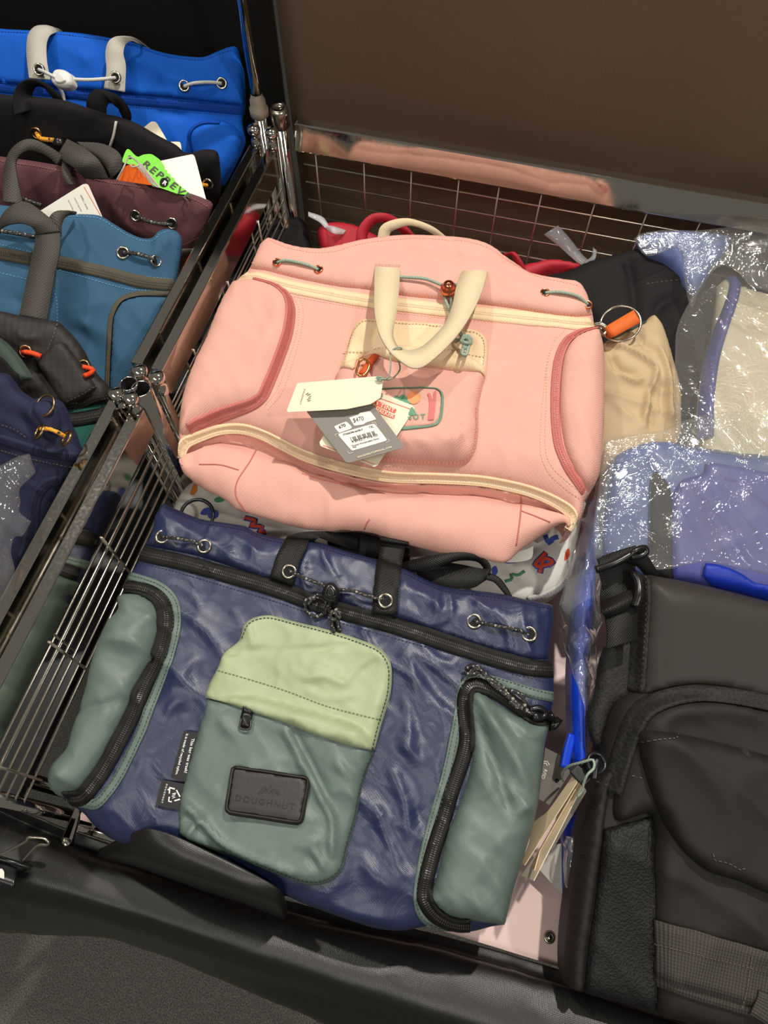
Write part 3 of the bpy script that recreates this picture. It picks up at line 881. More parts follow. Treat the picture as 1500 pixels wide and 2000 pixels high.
cord('cord_tail', SP, '904,696 900,710 908,712 912,700', .0018, M['sagecord'], pk, [.014, .012, .012, .014])


# bottom gusset
def srow(S, s, off=-.001):
    return list(S.W(S.px(spath(s)), off))


zipline = '352,892 357,880 367,869 392,858 433,844 475,844 513,855 545,872 600,900 680,925 760,940 850,943 930,947 980,955 1030,967 1075,985 1104,1005 1112,1020 1104,1034'
G0 = srow(SP, zipline, -.004)
Gb = [V(q[0], q[1], q[2]+.024) for q in ((354, 905, .885), (360, 925, .875), (389, 945, .868), (422, 966, .866), (462, 990, .866), (491, 1004, .866), (550, 1019, .866), (620, 1032, .866), (712, 1037, .868), (756, 1050, .868), (804, 1064, .868), (860, 1077, .868), (920, 1083, .868), (952, 1092, .868), (985, 1097, .868), (1012, 1074, .868), (1055, 1046, .872), (1100, 1020, .878), (1112, 1026, .885))]
G0r = resample(catmull(np.array(G0), 3), n=80); Gbr = resample(catmull(np.array(Gb), 4), n=80)
s_ = np.linspace(0, 1, 80)[:, None]
bul = np.sin(np.pi*s_)**.3
wv = (vn(s_*9, s_*0+.3, 4)-.5)*.010
G1 = G0r*.67+Gbr*.33 + np.array([0, -.002, .012])*bul + np.array([0, 0, 1])*wv
G2 = G0r*.3+Gbr*.7 + np.array([0, -.006, .014])*bul + np.array([0, 0, 1])*wv[::-1]
G3 = Gbr + np.array([0, .015, -.012])
G05 = G0r*.88+Gbr*.12 + np.array([0, .003, -.010])*bul
loft('bottom_gusset', [list(G0r), list(G05), list(G1), list(G2), list(Gbr), list(G3)], M['pink'], pk, .002, 6, 110, wr=.003, wscale=30, seed=8)
zl = zipper(SP, '353,896 358,882 368,870 394,858 433,845 475,844 513,855 545,871 600,898 680,922 760,937 850,940 930,944 980,952 1030,964 1075,982 1108,1003 1117,1021 1108,1036', .0075, M['cream'], M['creamteeth'], pk, off=.0025, pitch=.0016)
stitches(SP, '378,856 433,834 480,834 520,846 560,868 610,890 680,911 760,926 850,929 930,933 985,941 1035,952 1080,970 1115,992 1128,1012', M['pinkstitch'], pk)
gus = COL.objects['bottom_gusset']
for sp in ('389,907 430,908 466,918', '500,880 486,905 466,935 460,955 464,975 478,995 486,1004', '1018,962 1018,985 1016,1010 1012,1040 1008,1066', '1018,998 1045,1008 1074,1020', '712,1034 716,1022 722,1014', '760,950 700,948 640,940 590,925'):
    w_ = on_mesh(gus, spath(sp))
    if len(w_) > 3: tube('seam_fold_line', w_, .0007, M['pinkzip'], gus, 6, step=.003)  # darker pink tubes, for stitched seams and fold lines alike
# cream haul handle
ea = '732,513,.925 731,560,.945 732,613,.962 742,655,.972 762,688,.974 783,706,.974 805,719,.974 827,716,.974 860,690,.974 893,655,.972 920,615,.966 940,573,.955 951,535,.940 952,528,.925'
eb = '782,515,.925 779,570,.944 774,613,.958 767,655,.966 776,677,.968 788,683,.968 802,685,.968 824,678,.968 852,653,.968 872,627,.966 884,595,.960 890,565,.950 898,540,.936 908,523,.925'
lift_ = lambda q: ' '.join('%s,%s,%.4f' % (a.split(',')[0], a.split(',')[1], float(a.split(',')[2])+k_) for a, k_ in zip(q.split(), [.024, .022, .018, .014] + [.010]*(len(q.split())-8) + [.014, .018, .022, .024]))
strip('carry_handle', lift_(ea), lift_(eb), M['creamweb'], pk, .0018, 90)
stitches(SP, '735,520 780,522', M['creamstitch'], pk, off=.002)

# hang tags ------------------------------------------------------------
def card(name, corners, z, mat, parent, thick=.0005, bend=None):
    """corners: 'x,y' outline; z: three (x,y,z) control points"""
    S = Surf(*z)
    if bend: S.L.append(bend)
    o = sheet(name, S, corners, mat, parent, thick=thick, layer=False, res=.006, n=4)
    return S, o


Sg, ob = card('swing_tag', '692,746! 806,792! 810,798! 738,908! 731,912! 626,871! 624,864!', [(700, 750, .958), (810, 797, .95), (733, 912, .942)], M['card'], None)
tag(ob, 'ivory swing tag printed with coral words, lowest of the three tags on the pink backpack', 'tag')
lines(Sg, '690,760 801,799|631,870 731,907', .0006, M['redink'], ob)
for a, b, c, d in (((690, 761), (775, 800), (771, 808), (686, 772)), ((686, 773), (772, 811), (769, 819), (682, 785))):
    sheet('coral_stripe', Sg, '%f,%f! %f,%f! %f,%f! %f,%f!' % (a+b+c+d), M['redink'], ob, off=.0003, thick=.0002, layer=False, res=.01)
text(Sg, 'PYRAMID TINY', (684, 774), (770, 806), M['card'], ob, 1.0, 1.1, .02, .0008)
text(Sg, 'WONDERWALKER', (682, 785), (768, 817), M['card'], ob, 1.1, 1.0, .02, .0008)
Sh, ob = card('swing_tag', '612,775! 700,752! 728,790! 787,868! 786,875! 682,904! 675,902! 599,804!', [(610, 780, .962), (787, 869, .956), (677, 904, .952)], M['greycard'], None)
tag(ob, 'grey swing tag carrying price and barcode stickers on the pink backpack', 'tag')
for q in ('682,816! 700,810 703,806! 723,803! 735,819! 714,826 711,829! 692,832!', '653,834 655,832 675,824 678,825 687,834 686,837 665,845 662,845', '661,850 663,847 729,828 733,830 755,858 754,861 690,880 686,879'):
    sheet('sticker', Sh, q, M['white'], ob, off=.0004, thick=.0003, layer=False, res=.006)
text(Sh, '$470', (691, 826), (711, 821), M['ink'], ob, 1.25, 1, 0, .0008)
text(Sh, '670', (663, 838), (676, 833), M['ink'], ob, 1, 1, .02, .0008)
text(Sh, 'D366DM-6698-F', (671, 851), (709, 841), M['ink'], ob, .95, 1, .02, .0008)
text(Sh, '13L', (722, 837), (730, 835), M['ink'], ob, 1, 1, .02, .0008)
text(Sh, '4 895277 916103', (688, 866), (738, 852), M['ink'], ob, 1, 1, .01, .0008)
text(Sh, 'Pyramid Wonderwalker Series', (688, 873), (740, 858), M['ink'], ob, 1, 1, .02, .0008)
text(Sh, 'Pink', (690, 876), (697, 874), M['ink'], ob, 1, 1, .02, .0008)
text(Sh, 'DOUGHNUTOFFICIAL.COM', (699, 895), (765, 875), M['card'], ob, 1, 1.15, .03, .0008)
bars = ' | '.join('%.1f,%.1f %.1f,%.1f' % (684+k*1.9, 855-k*.53, 688+k*1.9, 863-k*.53) for k in range(25) if (k*7) % 5 != 2)
lines(Sh, bars, .0005, M['ink'], ob, 'barcode', .0008)
lines(Sh, '657,853 654,849 661,847|726,826 733,825 736,831|757,857 761,862 754,865|678,881 682,886 690,884', .0004, M['card'], ob, 'print_line', .0005)
Si, ob = card('swing_tag', '580,750! 583,748! 735,735! 749,740! 743,777! 724,789! 677,799! 562,805! 560,802!', [(580, 750, .968), (745, 741, .972), (560, 805, .965)], M['card'], None)
Si_b = None
tag(ob, 'blank ivory swing tag with small rotated lettering, topmost of three', 'tag')
text(Si, 'DOUGHNUT', (594, 760), (585, 790), M['ink'], ob, .95, 1.5, .01, .0006)
lines(Si, '607,770 600,773|608,774 602,777 607,778 600,781|607,782 601,784|603,768 597,771', .0006, M['ink'], ob, 'mountain_mark', .0006)
tube('eyelet_ring', [V(735, 738, .975), V(742, 736, .976), V(747, 739, .975), V(742, 743, .975), V(735, 738, .975)], .001, M['sagecord'], ob)
st = tube('tag_string', [V(738, 740, .976), V(757, 738, .976), V(763, 715, .98), V(762, 690, .982), V(772, 680, .984), V(785, 681, .98), V(778, 700, .972), V(781, 722, .962), V(764, 740, .966), V(742, 741, .974)], .0008, M['sagecord'], None, step=.002)
tag(st, 'thin pale green string looping the tags to the cream handle', 'string')
# =================================================== NAVY BACKPACK
M['navy'] = fabric('navy_nylon', (30, 39, 76), .40, 900, .2, .12, .75, nscale=30, crum=.32, cscale=34)
M['sage'] = fabric('sage_nylon', (98, 114, 106), .46, 900, .2, .1, .55, nscale=30, crum=.25, cscale=28)
M['lime'] = fabric('pale_green_nylon', (170, 182, 142), .5, 900, .2, .08, .5, nscale=30, crum=.2, cscale=26)
M['blackzip'] = fabric('black_zip_tape', (24, 22, 20), .6, 900, .35, .2, .25, kind='plain')
M['blackteeth'] = plain('black_teeth', (58, 55, 50), .35)
M['blackweb'] = fabric('black_webbing', (24, 22, 20), .5, 700, .7, .35, .35, kind='twill')
M['leather'] = plain('dark_brown_leather', (30, 26, 23), .5, bump=.15, bscale=500)
M['leatherin'] = plain('debossed_leather', (24, 21, 19), .35)
M['darkthread'] = plain('dark_thread', (26, 32, 58), .7)
M['sagethread'] = plain('dark_sage_thread', (56, 72, 62), .7)
M['limethread'] = plain('green_thread_dark', (96, 112, 70), .7)
M['blacklabel'] = plain('black_label', (24, 24, 27), .6)
M['whiteink'] = plain('white_ink', (225, 225, 220), .6)


def cordmat(name, a, b_, sc=60):
    m, t, b = base_mat(name); N, Lk = t.nodes, t.links
    uv = N.new('ShaderNodeUVMap'); uv.uv_map = 'UVMap'
    vo = N.new('ShaderNodeTexNoise'); vo.inputs['Scale'].default_value = 420; vo.inputs['Detail'].default_value = 1; Lk.new(uv.outputs[0], vo.inputs[0])
    cr = N.new('ShaderNodeValToRGB'); cr.color_ramp.interpolation = 'CONSTANT'; cr.color_ramp.elements[0].color = lin(a); cr.color_ramp.elements[1].position = .60; cr.color_ramp.elements[1].color = lin(b_)
    Lk.new(vo.outputs['Fac'], cr.inputs[0]); Lk.new(cr.outputs[0], b.inputs['Base Color'])
    bm = N.new('ShaderNodeBump'); bm.inputs['Distance'].default_value = .0006; Lk.new(vo.outputs['Fac'], bm.inputs['Height']); Lk.new(bm.outputs[0], b.inputs['Normal'])
    b.inputs['Roughness'].default_value = .6
    return m


M['fleck'] = cordmat('black_flecked_cord', (26, 25, 25), (150, 146, 138))

SN = Surf((300, 1000, .882), (1080, 1200, .882), (560, 1750, .838))
nv = thing('navy_backpack', 'navy nylon backpack with sage side pockets and pale green flap, lying in the bin', 'backpack', V(620, 1450, .78))
body = '''319,983! 345,995 390,1013 440,1021 480,1028 500,1040 552,1052 612,1057 676,1076 732,1092 792,1112 832,1132 868,1146 924,1153 980,1160 1032,1172 1080,1181! 1080,1216 1076,1248 1073,1286 1080,1312 1081,1355 1072,1411 1064,1456 1051,1568 1041,1612 1021,1680 1004,1733 986,1806! 962,1809 915,1820 867,1816 840,1808 800,1816 773,1818 729,1812 667,1792 600,1768 564,1752 480,1725 400,1695 300,1665 220,1640 180,1608 165,1590 140,1572 118,1555 106,1530 106,1508 118,1484 141,1452 156,1412 176,1350 190,1290 220,1217 238,1185 246,1140 271,1099 283,1068 294,1050 306,1012'''
SN.creases('''330,1180 360,1300 340,1420|30 .004; 380,1180 440,1230|24 .004; 360,1350 380,1300 420,1290|16 .004; 330,1420 350,1380 400,1360|14 .004; 300,1480 330,1500|20 .004;
 280,1560 330,1600|22 .004; 790,1300 830,1380 870,1400|18 .005; 780,1340 800,1420 790,1480|14 .004; 820,1400 860,1450|14 .004; 770,1430 830,1500|16 .005; 750,1480 790,1560 800,1640|14 .005; 730,1560 760,1640 790,1700|12 .005; 700,1640 730,1700 800,1740|16 .004;
 800,1240 850,1290 900,1310|12 .004; 620,1200 700,1240|16 .003; 800,1560 830,1610|12 -.003; 770,1280 800,1300|10 .003; 640,1760 700,1780 780,1790|14 .003;
 460,1050 500,1080 540,1100|12 .003; 440,1060 420,1090|10 .003; 330,1010 360,1040|12 .002; 800,1150 850,1190 870,1230|12 .003; 950,1180 980,1220|12 .003; 1040,1190 1020,1230|10 .003''')
wrn = lambda q: (crumple(q, 22, 21, .9, 1.6)-.35)*.0062 + (crumple(q, 45, 25, 2.2, 1.8)-.35)*.0014
sheet('body', SN, body, M['navy'], nv, amp=.016, w=.03, thick=.04, wr=wrn, flat_bottom=True, res=.003)
sheet('collar', SN, '''320,985! 345,997 390,1015 440,1023 480,1030 500,1042 552,1054 612,1059 676,1078 732,1094 792,1114 832,1134 868,1148 924,1155 980,1162 1032,1174 1079,1183! 1078,1216 1074,1248 1071,1287! 1020,1287 940,1262 860,1238 780,1209 724,1199 680,1183 600,1163 550,1140 460,1110 380,1085 285,1066! 296,1048 306,1012''', M['navy'], nv, amp=.004, w=.008, off=.001, wr=lambda q: (crumple(q, 30, 31, .2, 1.4)-.35)*.006, res=.003)
stitches(SN, '326,992 390,1021 440,1029 480,1037 500,1048 552,1061 612,1066 676,1085 732,1101 792,1121 832,1141 868,1155 924,1162 980,1169 1032,1181 1076,1189|292,1060 380,1078 460,1103 550,1132 600,1155 680,1175 724,1190 780,1201 860,1229 940,1253 1020,1279 1070,1280|272,1100 340,1116 440,1146 550,1179 620,1204 676,1220 760,1244 850,1269 920,1288 1000,1316 1075,1334', M['darkthread'], nv)
ZN = '276,1082 360,1100 450,1125 550,1155 620,1181 700,1204 780,1226 870,1256 960,1285 1030,1304 1079,1308'
zipper(SN, ZN, .0145, M['blackzip'], M['blackteeth'], nv, off=.0015)
# side pockets ---------------------------------------------------------------
trimL = '252,1126 280,1134 308,1144 330,1160 343,1182 346,1218 336,1270 318,1322 286,1402 279,1424 250,1485 228,1526 200,1562 186,1571 162,1567 132,1563'
ribbon('pocket_trim', SN, trimL, .0085, M['sage'], nv, off=.0012, crown=.0004, layer=False)
stitches(SN, '257,1125 283,1132 312,1143 335,1160 348,1184 350,1218 340,1272 322,1324 290,1404 282,1427 254,1488 232,1529 204,1565 188,1575 162,1571|252,1132 280,1140 304,1150 325,1165 338,1186 340,1218 331,1268 313,1318 281,1400 272,1424 244,1485 222,1523 197,1557 184,1565', M['sagethread'], nv, off=.0019)
SN.creases('150,1395 200,1385 250,1370|8 -.004')
sheet('side_pocket', SN, '236,1164 262,1158 290,1166 312,1185 318,1208 314,1246 298,1290 270,1345 252,1395 226,1445 198,1495 174,1530 147,1552 122,1556 108,1540 105,1511 116,1486 140,1456 153,1416 175,1350 189,1290 219,1217 237,1191 229,1176', M['sage'], nv, amp=.016, w=.022, off=.002, thick=.002, wr=lambda q: (crumple(q, 20, 41, 1.2, 2)-.35)*.008)
zipper(SN, '246,1147 278,1151 304,1162 321,1180 328,1205 324,1247 308,1297 282,1347 262,1398 238,1446 210,1497 186,1533 163,1558 136,1561', .0125, M['blackzip'], M['blackteeth'], nv, name='pocket_zip', off=.0018, crown=.0015)
trimR = '1081,1362 1042,1354 990,1338 950,1328 918,1328 904,1348 892,1418 872,1516 850,1588 829,1672 818,1740 820,1772 834,1795 860,1809 918,1812'
ribbon('pocket_trim', SN, trimR, .0085, M['sage'], nv, off=.0012, crown=.0004)
stitches(SN, '1078,1368 1042,1360 990,1345 950,1334|1078,1356 1040,1347 990,1331 950,1321 916,1323 901,1346 888,1416 867,1514 846,1587 825,1671 814,1740 816,1774 831,1799 858,1813|897,1418 877,1518 855,1590 833,1674 823,1740 826,1770 838,1790 862,1803', M['sagethread'], nv, off=.0019)
SN.creases('925,1365 940,1430 965,1500 992,1585|7 -.006; 940,1380 985,1460 1045,1560|16 .005; 960,1380 1010,1440 1060,1458|7 -.004; 990,1590 1050,1560|9 .005; 880,1640 960,1700 990,1770|14 .003')
sheet('side_pocket', SN, '920,1351 932,1347 962,1370 1004,1396 1039,1411 1069,1412 1063,1456 1056,1520 1050,1568 1040,1612 1020,1680 1003,1733 985,1805! 920,1796 874,1785 850,1768 836,1752 850,1724 874,1628 897,1572 921,1491 920,1446 912,1383', M['sage'], nv, amp=.014, w=.018, off=.002, thick=.002, wr=lambda q: (crumple(q, 18, 44, 1.0, 2)-.35)*.008)
zipper(SN, '1078,1402 1050,1402 1025,1390 990,1366 960,1348 930,1338 914,1345 906,1370 908,1404 911,1446 901,1490 885,1537 866,1600 846,1663 832,1719 829,1752 843,1780 867,1799 895,1808 918,1808', .0125, M['blackzip'], M['blackteeth'], nv, name='pocket_zip', off=.0018, crown=.0015)
# centre pocket ---------------------------------------------------------------
SN.creases('557,1416 590,1480 630,1555 652,1600 650,1680|7 .006; 570,1416 610,1490 650,1570|7 -.005; 359,1560 395,1592 447,1647 520,1680 593,1706|8 .006; 352,1600 380,1600 430,1650 500,1690|7 -.005; 373,1640 390,1610 410,1596|6 .006; 600,1640 640,1640|8 .005; 640,1700 625,1665 610,1650|6 .006; 650,1480 700,1530|10 .004;430,1400 470,1440|12 .003;600,1660 630,1700|6 -.004')
sheet('front_pocket', SN, '406,1366! 400,1395 388,1431 362,1526 355,1555 351,1588 352,1629! 373,1644 440,1668 505,1692 557,1713 593,1726 623,1728 652,1718 670,1696 681,1651 696,1599 705,1550 714,1515 734,1464! 700,1420 600,1390 500,1365', M['sage'], nv, amp=.012, w=.016, off=.001, thick=.003, wr=lambda q: (crumple(q, 20, 51, .5, 2)-.35)*.008, res=.003)
stitches(SN, '731,1468 712,1514 702,1551 693,1598 678,1650 667,1691 650,1712 622,1722 593,1720 557,1707 505,1686', M['sagethread'], nv, off=.001)
SN.creases('440,1277 500,1274 600,1272 690,1262|5 -.003; 590,1330 640,1325 690,1345|7 .004; 590,1345 640,1365 700,1360|7 .003; 490,1215 500,1270|6 .003; 700,1320 745,1290|6 -.002; 560,1300 620,1340|12 .003; 680,1430 735,1440|6 .002;600,1300 680,1320|10 .003')
sheet('pocket_flap', SN, '403,1363! 412,1335 428,1305 440,1276 469,1252 477,1224 495,1209 528,1203 580,1216 660,1236 724,1258 748,1272 763,1296 766,1320 762,1360 744,1420 732,1466! 700,1460 620,1436 560,1412 500,1393 450,1375', M['lime'], nv, amp=.006, w=.010, off=.003, thick=.002, wr=lambda q: (crumple(q, 22, 61, .2, 2)-.35)*.005, res=.003)
stitches(SN, '430,1311 480,1325 560,1350 640,1380 745,1407', M['limethread'], nv, off=.0006)
stitches(SN, '475,1246 483,1226 498,1213 528,1208 580,1221 660,1242 722,1264 744,1277 757,1298 760,1322 756,1360 738,1420 728,1462', M['darkthread'], nv, off=.0006)
# leather patch
SL2 = Surf.flat(SN, [(465, 1515), (590, 1525), (510, 1590)], .0030)
sheet('leather_patch', SL2, '452,1500 458,1497 530,1508 598,1518 603,1524 596,1570 589,1604 584,1609 510,1598 446,1588 440,1583 446,1540', M['leather'], nv, amp=.001, w=.003, off=.002, thick=.003, layer=True)
ribbon('patch_border', SL2, '458,1498 475,1500 530,1508 580,1516 596,1518 603,1524 601,1545 596,1570 591,1598 585,1608 573,1607 510,1597 456,1589 444,1585 442,1575 448,1540 453,1506 458,1498', .0028, M['leather'], nv, off=.0012, crown=.0008)
text(SL2, 'DOUGHNUT', (459, 1564), (574, 1582), M['leatherin'], nv, 1.0, 1.35, .012, .0004)
lines(SL2, '505,1550 516,1536 520,1541|510,1550 520,1540|518,1549 528,1534 533,1545|524,1551 530,1544 534,1552|535,1541 544,1554|541,1543 547,1552', .0007, M['leatherin'], nv, 'mountain_mark', .0004)
# woven side labels
SL3 = Surf.flat(SN, [(362, 1435), (384, 1436), (350, 1515)], .004)
sheet('side_label', SL3, '359,1427! 389,1431! 365,1527! 333,1519!', M['blacklabel'], nv, off=.0002, thick=.0006)
text(SL3, 'This bag was trash!', (375, 1442), (360, 1509), M['whiteink'], nv, 1.05, 1.05, .02, .0006)
text(SL3, 'It is made of recycled nylon.', (364, 1433), (343, 1513), M['whiteink'], nv, 1.05, 1.0, .02, .0006)
SL4 = Surf.flat(SN, [(320, 1530), (352, 1535), (330, 1575)], .004)
sheet('side_label', SL4, '316,1523! 361,1531! 353,1583! 304,1572!', M['blacklabel'], nv, off=.0002, thick=.0006)
text(SL4, 'DOUGHNUT', (325, 1531), (315, 1568), M['whiteink'], nv, 1.0, 1.5, .02, .0006)
lines(SL4, '331,1538 342,1541|345,1543 352,1556|352,1561 341,1564|336,1566 330,1565 331,1556|331,1550 332,1541|328,1543 334,1539', .0011, M['whiteink'], nv, 'recycling_mark', .0007)
lines(SL4, '344,1549 337,1551|343,1552 336,1555 343,1557 337,1559', .0008, M['whiteink'], nv, 'mountain_mark', .0007)
# zip puller under flap
ribbon('zip_puller', SN, '487,1386 482,1406 480,1422', .0095, M['blackplastic'], nv, off=.003, thick=.0018)
cord('puller_loop', SN, '475,1404 472,1422 490,1424 493,1406', .0009, M['blackteeth'], nv, [.004]*4)
# handle straps
ribbon('handle_strap', SN, '551,1138 560,1110 572,1080 585,1052', .0225, M['blackweb'], nv, off=.004, thick=.0014, crown=.0005)
ribbon('handle_strap', SN, '752,1202 754,1160 760,1110 768,1070 771,1058', .0225, M['blackweb'], nv, off=.004, thick=.0014, crown=.0005)
strip('handle_bend', '556,1054,.893 565,1046,.898 590,1040,.898 640,1038,.888 700,1050,.87', '614,1058,.893 618,1053,.897 628,1049,.897 650,1060,.884 700,1078,.865', M['blackweb'], nv, .0014, 40)
strip('handle_bend', '740,1058,.893 742,1052,.897 748,1046,.89 755,1036,.87', '797,1066,.893 798,1061,.897 799,1054,.89 802,1046,.87', M['blackweb'], nv, .0014, 30)
# shoulder strap loop behind
strip('shoulder_strap', '780,1100,.872 840,1085,.89 900,1078,.896 940,1086,.894 957,1104,.890 957,1122,.886', '792,1120,.870 845,1110,.886 895,1095,.89 930,1096,.888 944,1108,.884 946,1122,.88', M['blackweb'], nv, .0014, 60)
strip('shoulder_strap', '800,1096,.868 870,1098,.876 940,1110,.884 957,1112,.888', '826,1138,.866 870,1148,.872 924,1148,.876 950,1132,.880', M['blackweb'], nv, .0014, 50)
strip('shoulder_strap', '952,1118,.884 975,1128,.882 992,1150,.878 1000,1164,.876', '950,1132,.884 966,1138,.882 982,1156,.878 988,1164,.876', M['blackweb'], nv, .0014, 30)
strip('shoulder_strap', '640,1040,.866 700,1040,.868 740,1050,.868 800,1072,.866', '640,1072,.860 700,1085,.862 740,1092,.862 800,1112,.860', M['blackweb'], nv, .0014, 40)
ring('strap_ring', V(385, 1006, .868), (.1, -.2, 1), .016, .0018, M['blackplastic'], nv, .6, -.05)
# eyelets and cords
for x, y in ((318, 1049), (400, 1068), (565, 1117), (753, 1174), (926, 1214), (1033, 1239)):
    eyelet(SN, x, y, .0072, M['steel'], M['black_fill'], nv, None, .0058 if x in (565, 753) else .0006)
cord('drawcord', SN, '318,1050 340,1054 375,1060 400,1068', .0018, M['fleck'], nv, [-.0005, .005, .005, -.0005])
cord('drawcord', SN, '566,1118 590,1130 620,1142 640,1150', .0018, M['fleck'], nv, [.005, .006, .007, .007])
cord('drawcord', SN, '655,1156 690,1158 725,1170 753,1174', .0018, M['fleck'], nv, [.007, .007, .008, .005])
cord('drawcord', SN, '926,1214 955,1222 1000,1230 1034,1240', .0018, M['fleck'], nv, [-.0005, .004, .004, -.0005])
cord('cord_loop', SN, '640,1168 618,1166 600,1176 600,1194 614,1206 632,1202 640,1188 632,1172 616,1172 604,1186', .0018, M['fleck'], nv, [.008, .006, .005, .004, .004, .004, .005, .007, .008, .008])
cord('cord_loop', SN, '652,1172 644,1186 650,1200 660,1196 666,1206 654,1214 646,1206 656,1200 662,1212', .0021, M['fleck'], nv, [.007, .007, .008, .01, .008, .007, .008, .01, .008])
cord('cord_tail', SN, '652,1208 650,1224 654,1236', .0018, M['fleck'], nv, [.006, .005, .003])
cord('cord_tail', SN, '658,1208 662,1222 664,1236', .0018, M['fleck'], nv, [.006, .005, .003])
sl = Surf((646, 1155, .9115), (660, 1158, .9115), (646, 1170, .9105))
sheet('cord_lock', sl, '628,1160 634,1144 644,1137 656,1142 663,1155 660,1170 648,1176 634,1171', M['blackplastic'], nv, amp=.005, w=.005, thick=.009, res=.0012)
sheet('lock_button', sl, '637,1160 640,1150 646,1145 653,1152 656,1161 650,1166 641,1166', M['blackplastic'], nv, amp=.0015, w=.0015, off=.0002, res=.0008)
# flecked zip pull cords on the sage pocket
cord('pull_cord', SN, '908,1310 918,1303 932,1306 926,1316 914,1318 930,1308 950,1324 980,1346 1005,1374 1035,1392', .002, M['fleck'], nv, [.006, .009, .010, .007, .006, .011, .009, .009, .008, .008])
cord('pull_cord', SN, '906,1316 920,1320 938,1314 960,1338 990,1362 1015,1384 1045,1398', .002, M['fleck'], nv, [.007, .009, .009, .009, .008, .008, .009])
cord('pull_cord', SN, '990,1350 1008,1356 1022,1374 1012,1386 992,1370', .002, M['fleck'], nv, [.010, .012, .011, .010, .009])
cord('zip_slider', SN, '1030,1388 1048,1384 1062,1394 1052,1404 1036,1400 1060,1400 1078,1406', .0028, M['blackplastic'], nv, [.008, .010, .010, .009, .009, .008, .006])
cord('zip_slider', SN, '1072,1396 1082,1408 1092,1404 1084,1416 1076,1424 1080,1408', .003, M['blackplastic'], nv, [.004, .005, .004, .003, .002, .004])
# =================================================== BLACK MESSENGER BACKPACK
M['bnylon'] = fabric('black_nylon', (38, 35, 32), .62, 900, .25, .15, .25, nscale=30, crum=.12, cscale=20)
M['bsmooth'] = plain('black_coated_cloth', (50, 46, 42), .5, spec=.22, bump=.02)
M['bmesh'] = fabric('black_mesh_cloth', (32, 30, 28), .7, 420, .9, .45, .4, kind='voronoi')
M['btext'] = fabric('black_textured_panel', (24, 23, 22), .55, 560, 1.0, .4, .3, kind='voronoi')
M['bweb'] = fabric('dark_grey_webbing', (66, 62, 57), .7, 420, .8, .3, .3, kind='rib')
M['bstitch'] = plain('grey_thread', (92, 84, 78), .7)
SM = Surf((1250, 1130, .892), (1500, 1180, .892), (1110, 1900, .80))
ms = thing('black_backpack', 'black structured backpack with a smooth flap, wide grey webbing and textured panel', 'backpack', V(1320, 1550, .76))
SM.creases('1300,1900 1360,1800 1420,1790|30 .005; 1400,1800 1460,1760|26 .005; 1290,1740 1340,1700|20 -.004; 1420,1830 1480,1900|26 -.004')
sheet('body', SM, '''1243,1120! 1300,1129 1400,1150 1740,1236! 1740,2110! 1400,2016 1300,1987 1200,1955 1136,1934 1102,1922! 1101,1874 1106,1807 1116,1737 1130,1650 1144,1580 1158,1531 1171,1468 1182,1424 1192,1394 1206,1368 1228,1350 1234,1340 1238,1260 1241,1200''', M['bnylon'], ms, amp=.02, w=.03, thick=.03, flat_bottom=True, wr=lambda q: (crumple(q, 9, 71, .7, 2)-.3)*.008, res=.004)
sheet('top_flap', SM, '1262,1122! 1300,1129 1400,1150 1740,1236! 1740,1430! 1440,1348 1365,1336 1310,1342 1270,1354 1250,1352! 1253,1250', M['bsmooth'], ms, amp=.002, w=.006, off=.001, thick=.003, res=.005)
ribbon('flap_edge', SM, '1250,1122 1252,1180 1247,1260 1240,1350', .0105, M['bmesh'], ms, off=.002, crown=.0008)
stitches(SM, '1259,1128 1260,1190 1256,1260 1250,1340', M['bstitch'], ms, off=.003, gap=.0025)
SM.creases('1250,1420 1300,1390 1400,1380 1500,1400|20 .006')
sheet('front_panel', SM, '1234,1412 1244,1390 1262,1376 1295,1364 1347,1359 1420,1366 1740,1442! 1740,2098! 1280,1975! 1272,1880 1270,1760 1274,1594 1200,1600 1208,1500', M['bnylon'], ms, amp=.012, w=.015, off=.001, thick=.003, res=.004, wr=lambda q: (crumple(q, 9, 77, .2, 1.5)-.35)*.006)
ribbon('piping', SM, '1740,1442 1500,1374 1435,1360 1365,1352 1316,1357 1274,1370 1248,1390 1230,1418 1213,1464 1200,1510 1190,1545', .013, M['bmesh'], ms, off=.003, crown=.003)
SM.creases('1290,1800 1340,1740 1400,1720|14 .005; 1290,1790 1340,1760 1380,1780|10 -.004; 1400,1780 1450,1790 1500,1760|14 -.004;1286,1735 1330,1710|8 .003')
sheet('flap_pocket', SM, '1244,1426! 1323,1433 1417,1454 1740,1540! 1740,1813! 1500,1743 1435,1716 1386,1702 1365,1688 1330,1657 1295,1608 1267,1538 1248,1475!', M['bnylon'], ms, amp=.012, w=.012, off=.004, thick=.004, res=.004, wr=lambda q: (crumple(q, 10, 79, .8, 1.5)-.35)*.004)
stitches(SM, '1254,1450 1280,1444 1316,1440 1324,1434|1390,1668 1391,1676 1420,1684 1444,1697 1448,1694', M['bstitch'], ms, off=.0008)
sheet('textured_panel', SM, '1179,1618! 1274,1594! 1277,1720 1281,1940 1276,1972! 1140,1934! 1148,1850 1162,1755', M['btext'], ms, amp=.003, w=.005, off=.003, thick=.003, res=.004)
sheet('side_gusset', SM, '1206,1480 1192,1530 1180,1600 1178,1625! 1160,1757 1146,1850 1138,1934! 1102,1922! 1101,1874 1106,1807 1116,1737 1130,1650 1144,1580 1158,1531', M['bnylon'], ms, amp=.010, w=.012, off=.001, thick=.003, res=.004)
stitches(SM, '1202,1508 1225,1512 1250,1518|1190,1534 1170,1528', M['bstitch'], ms, off=.001, gap=.0025)
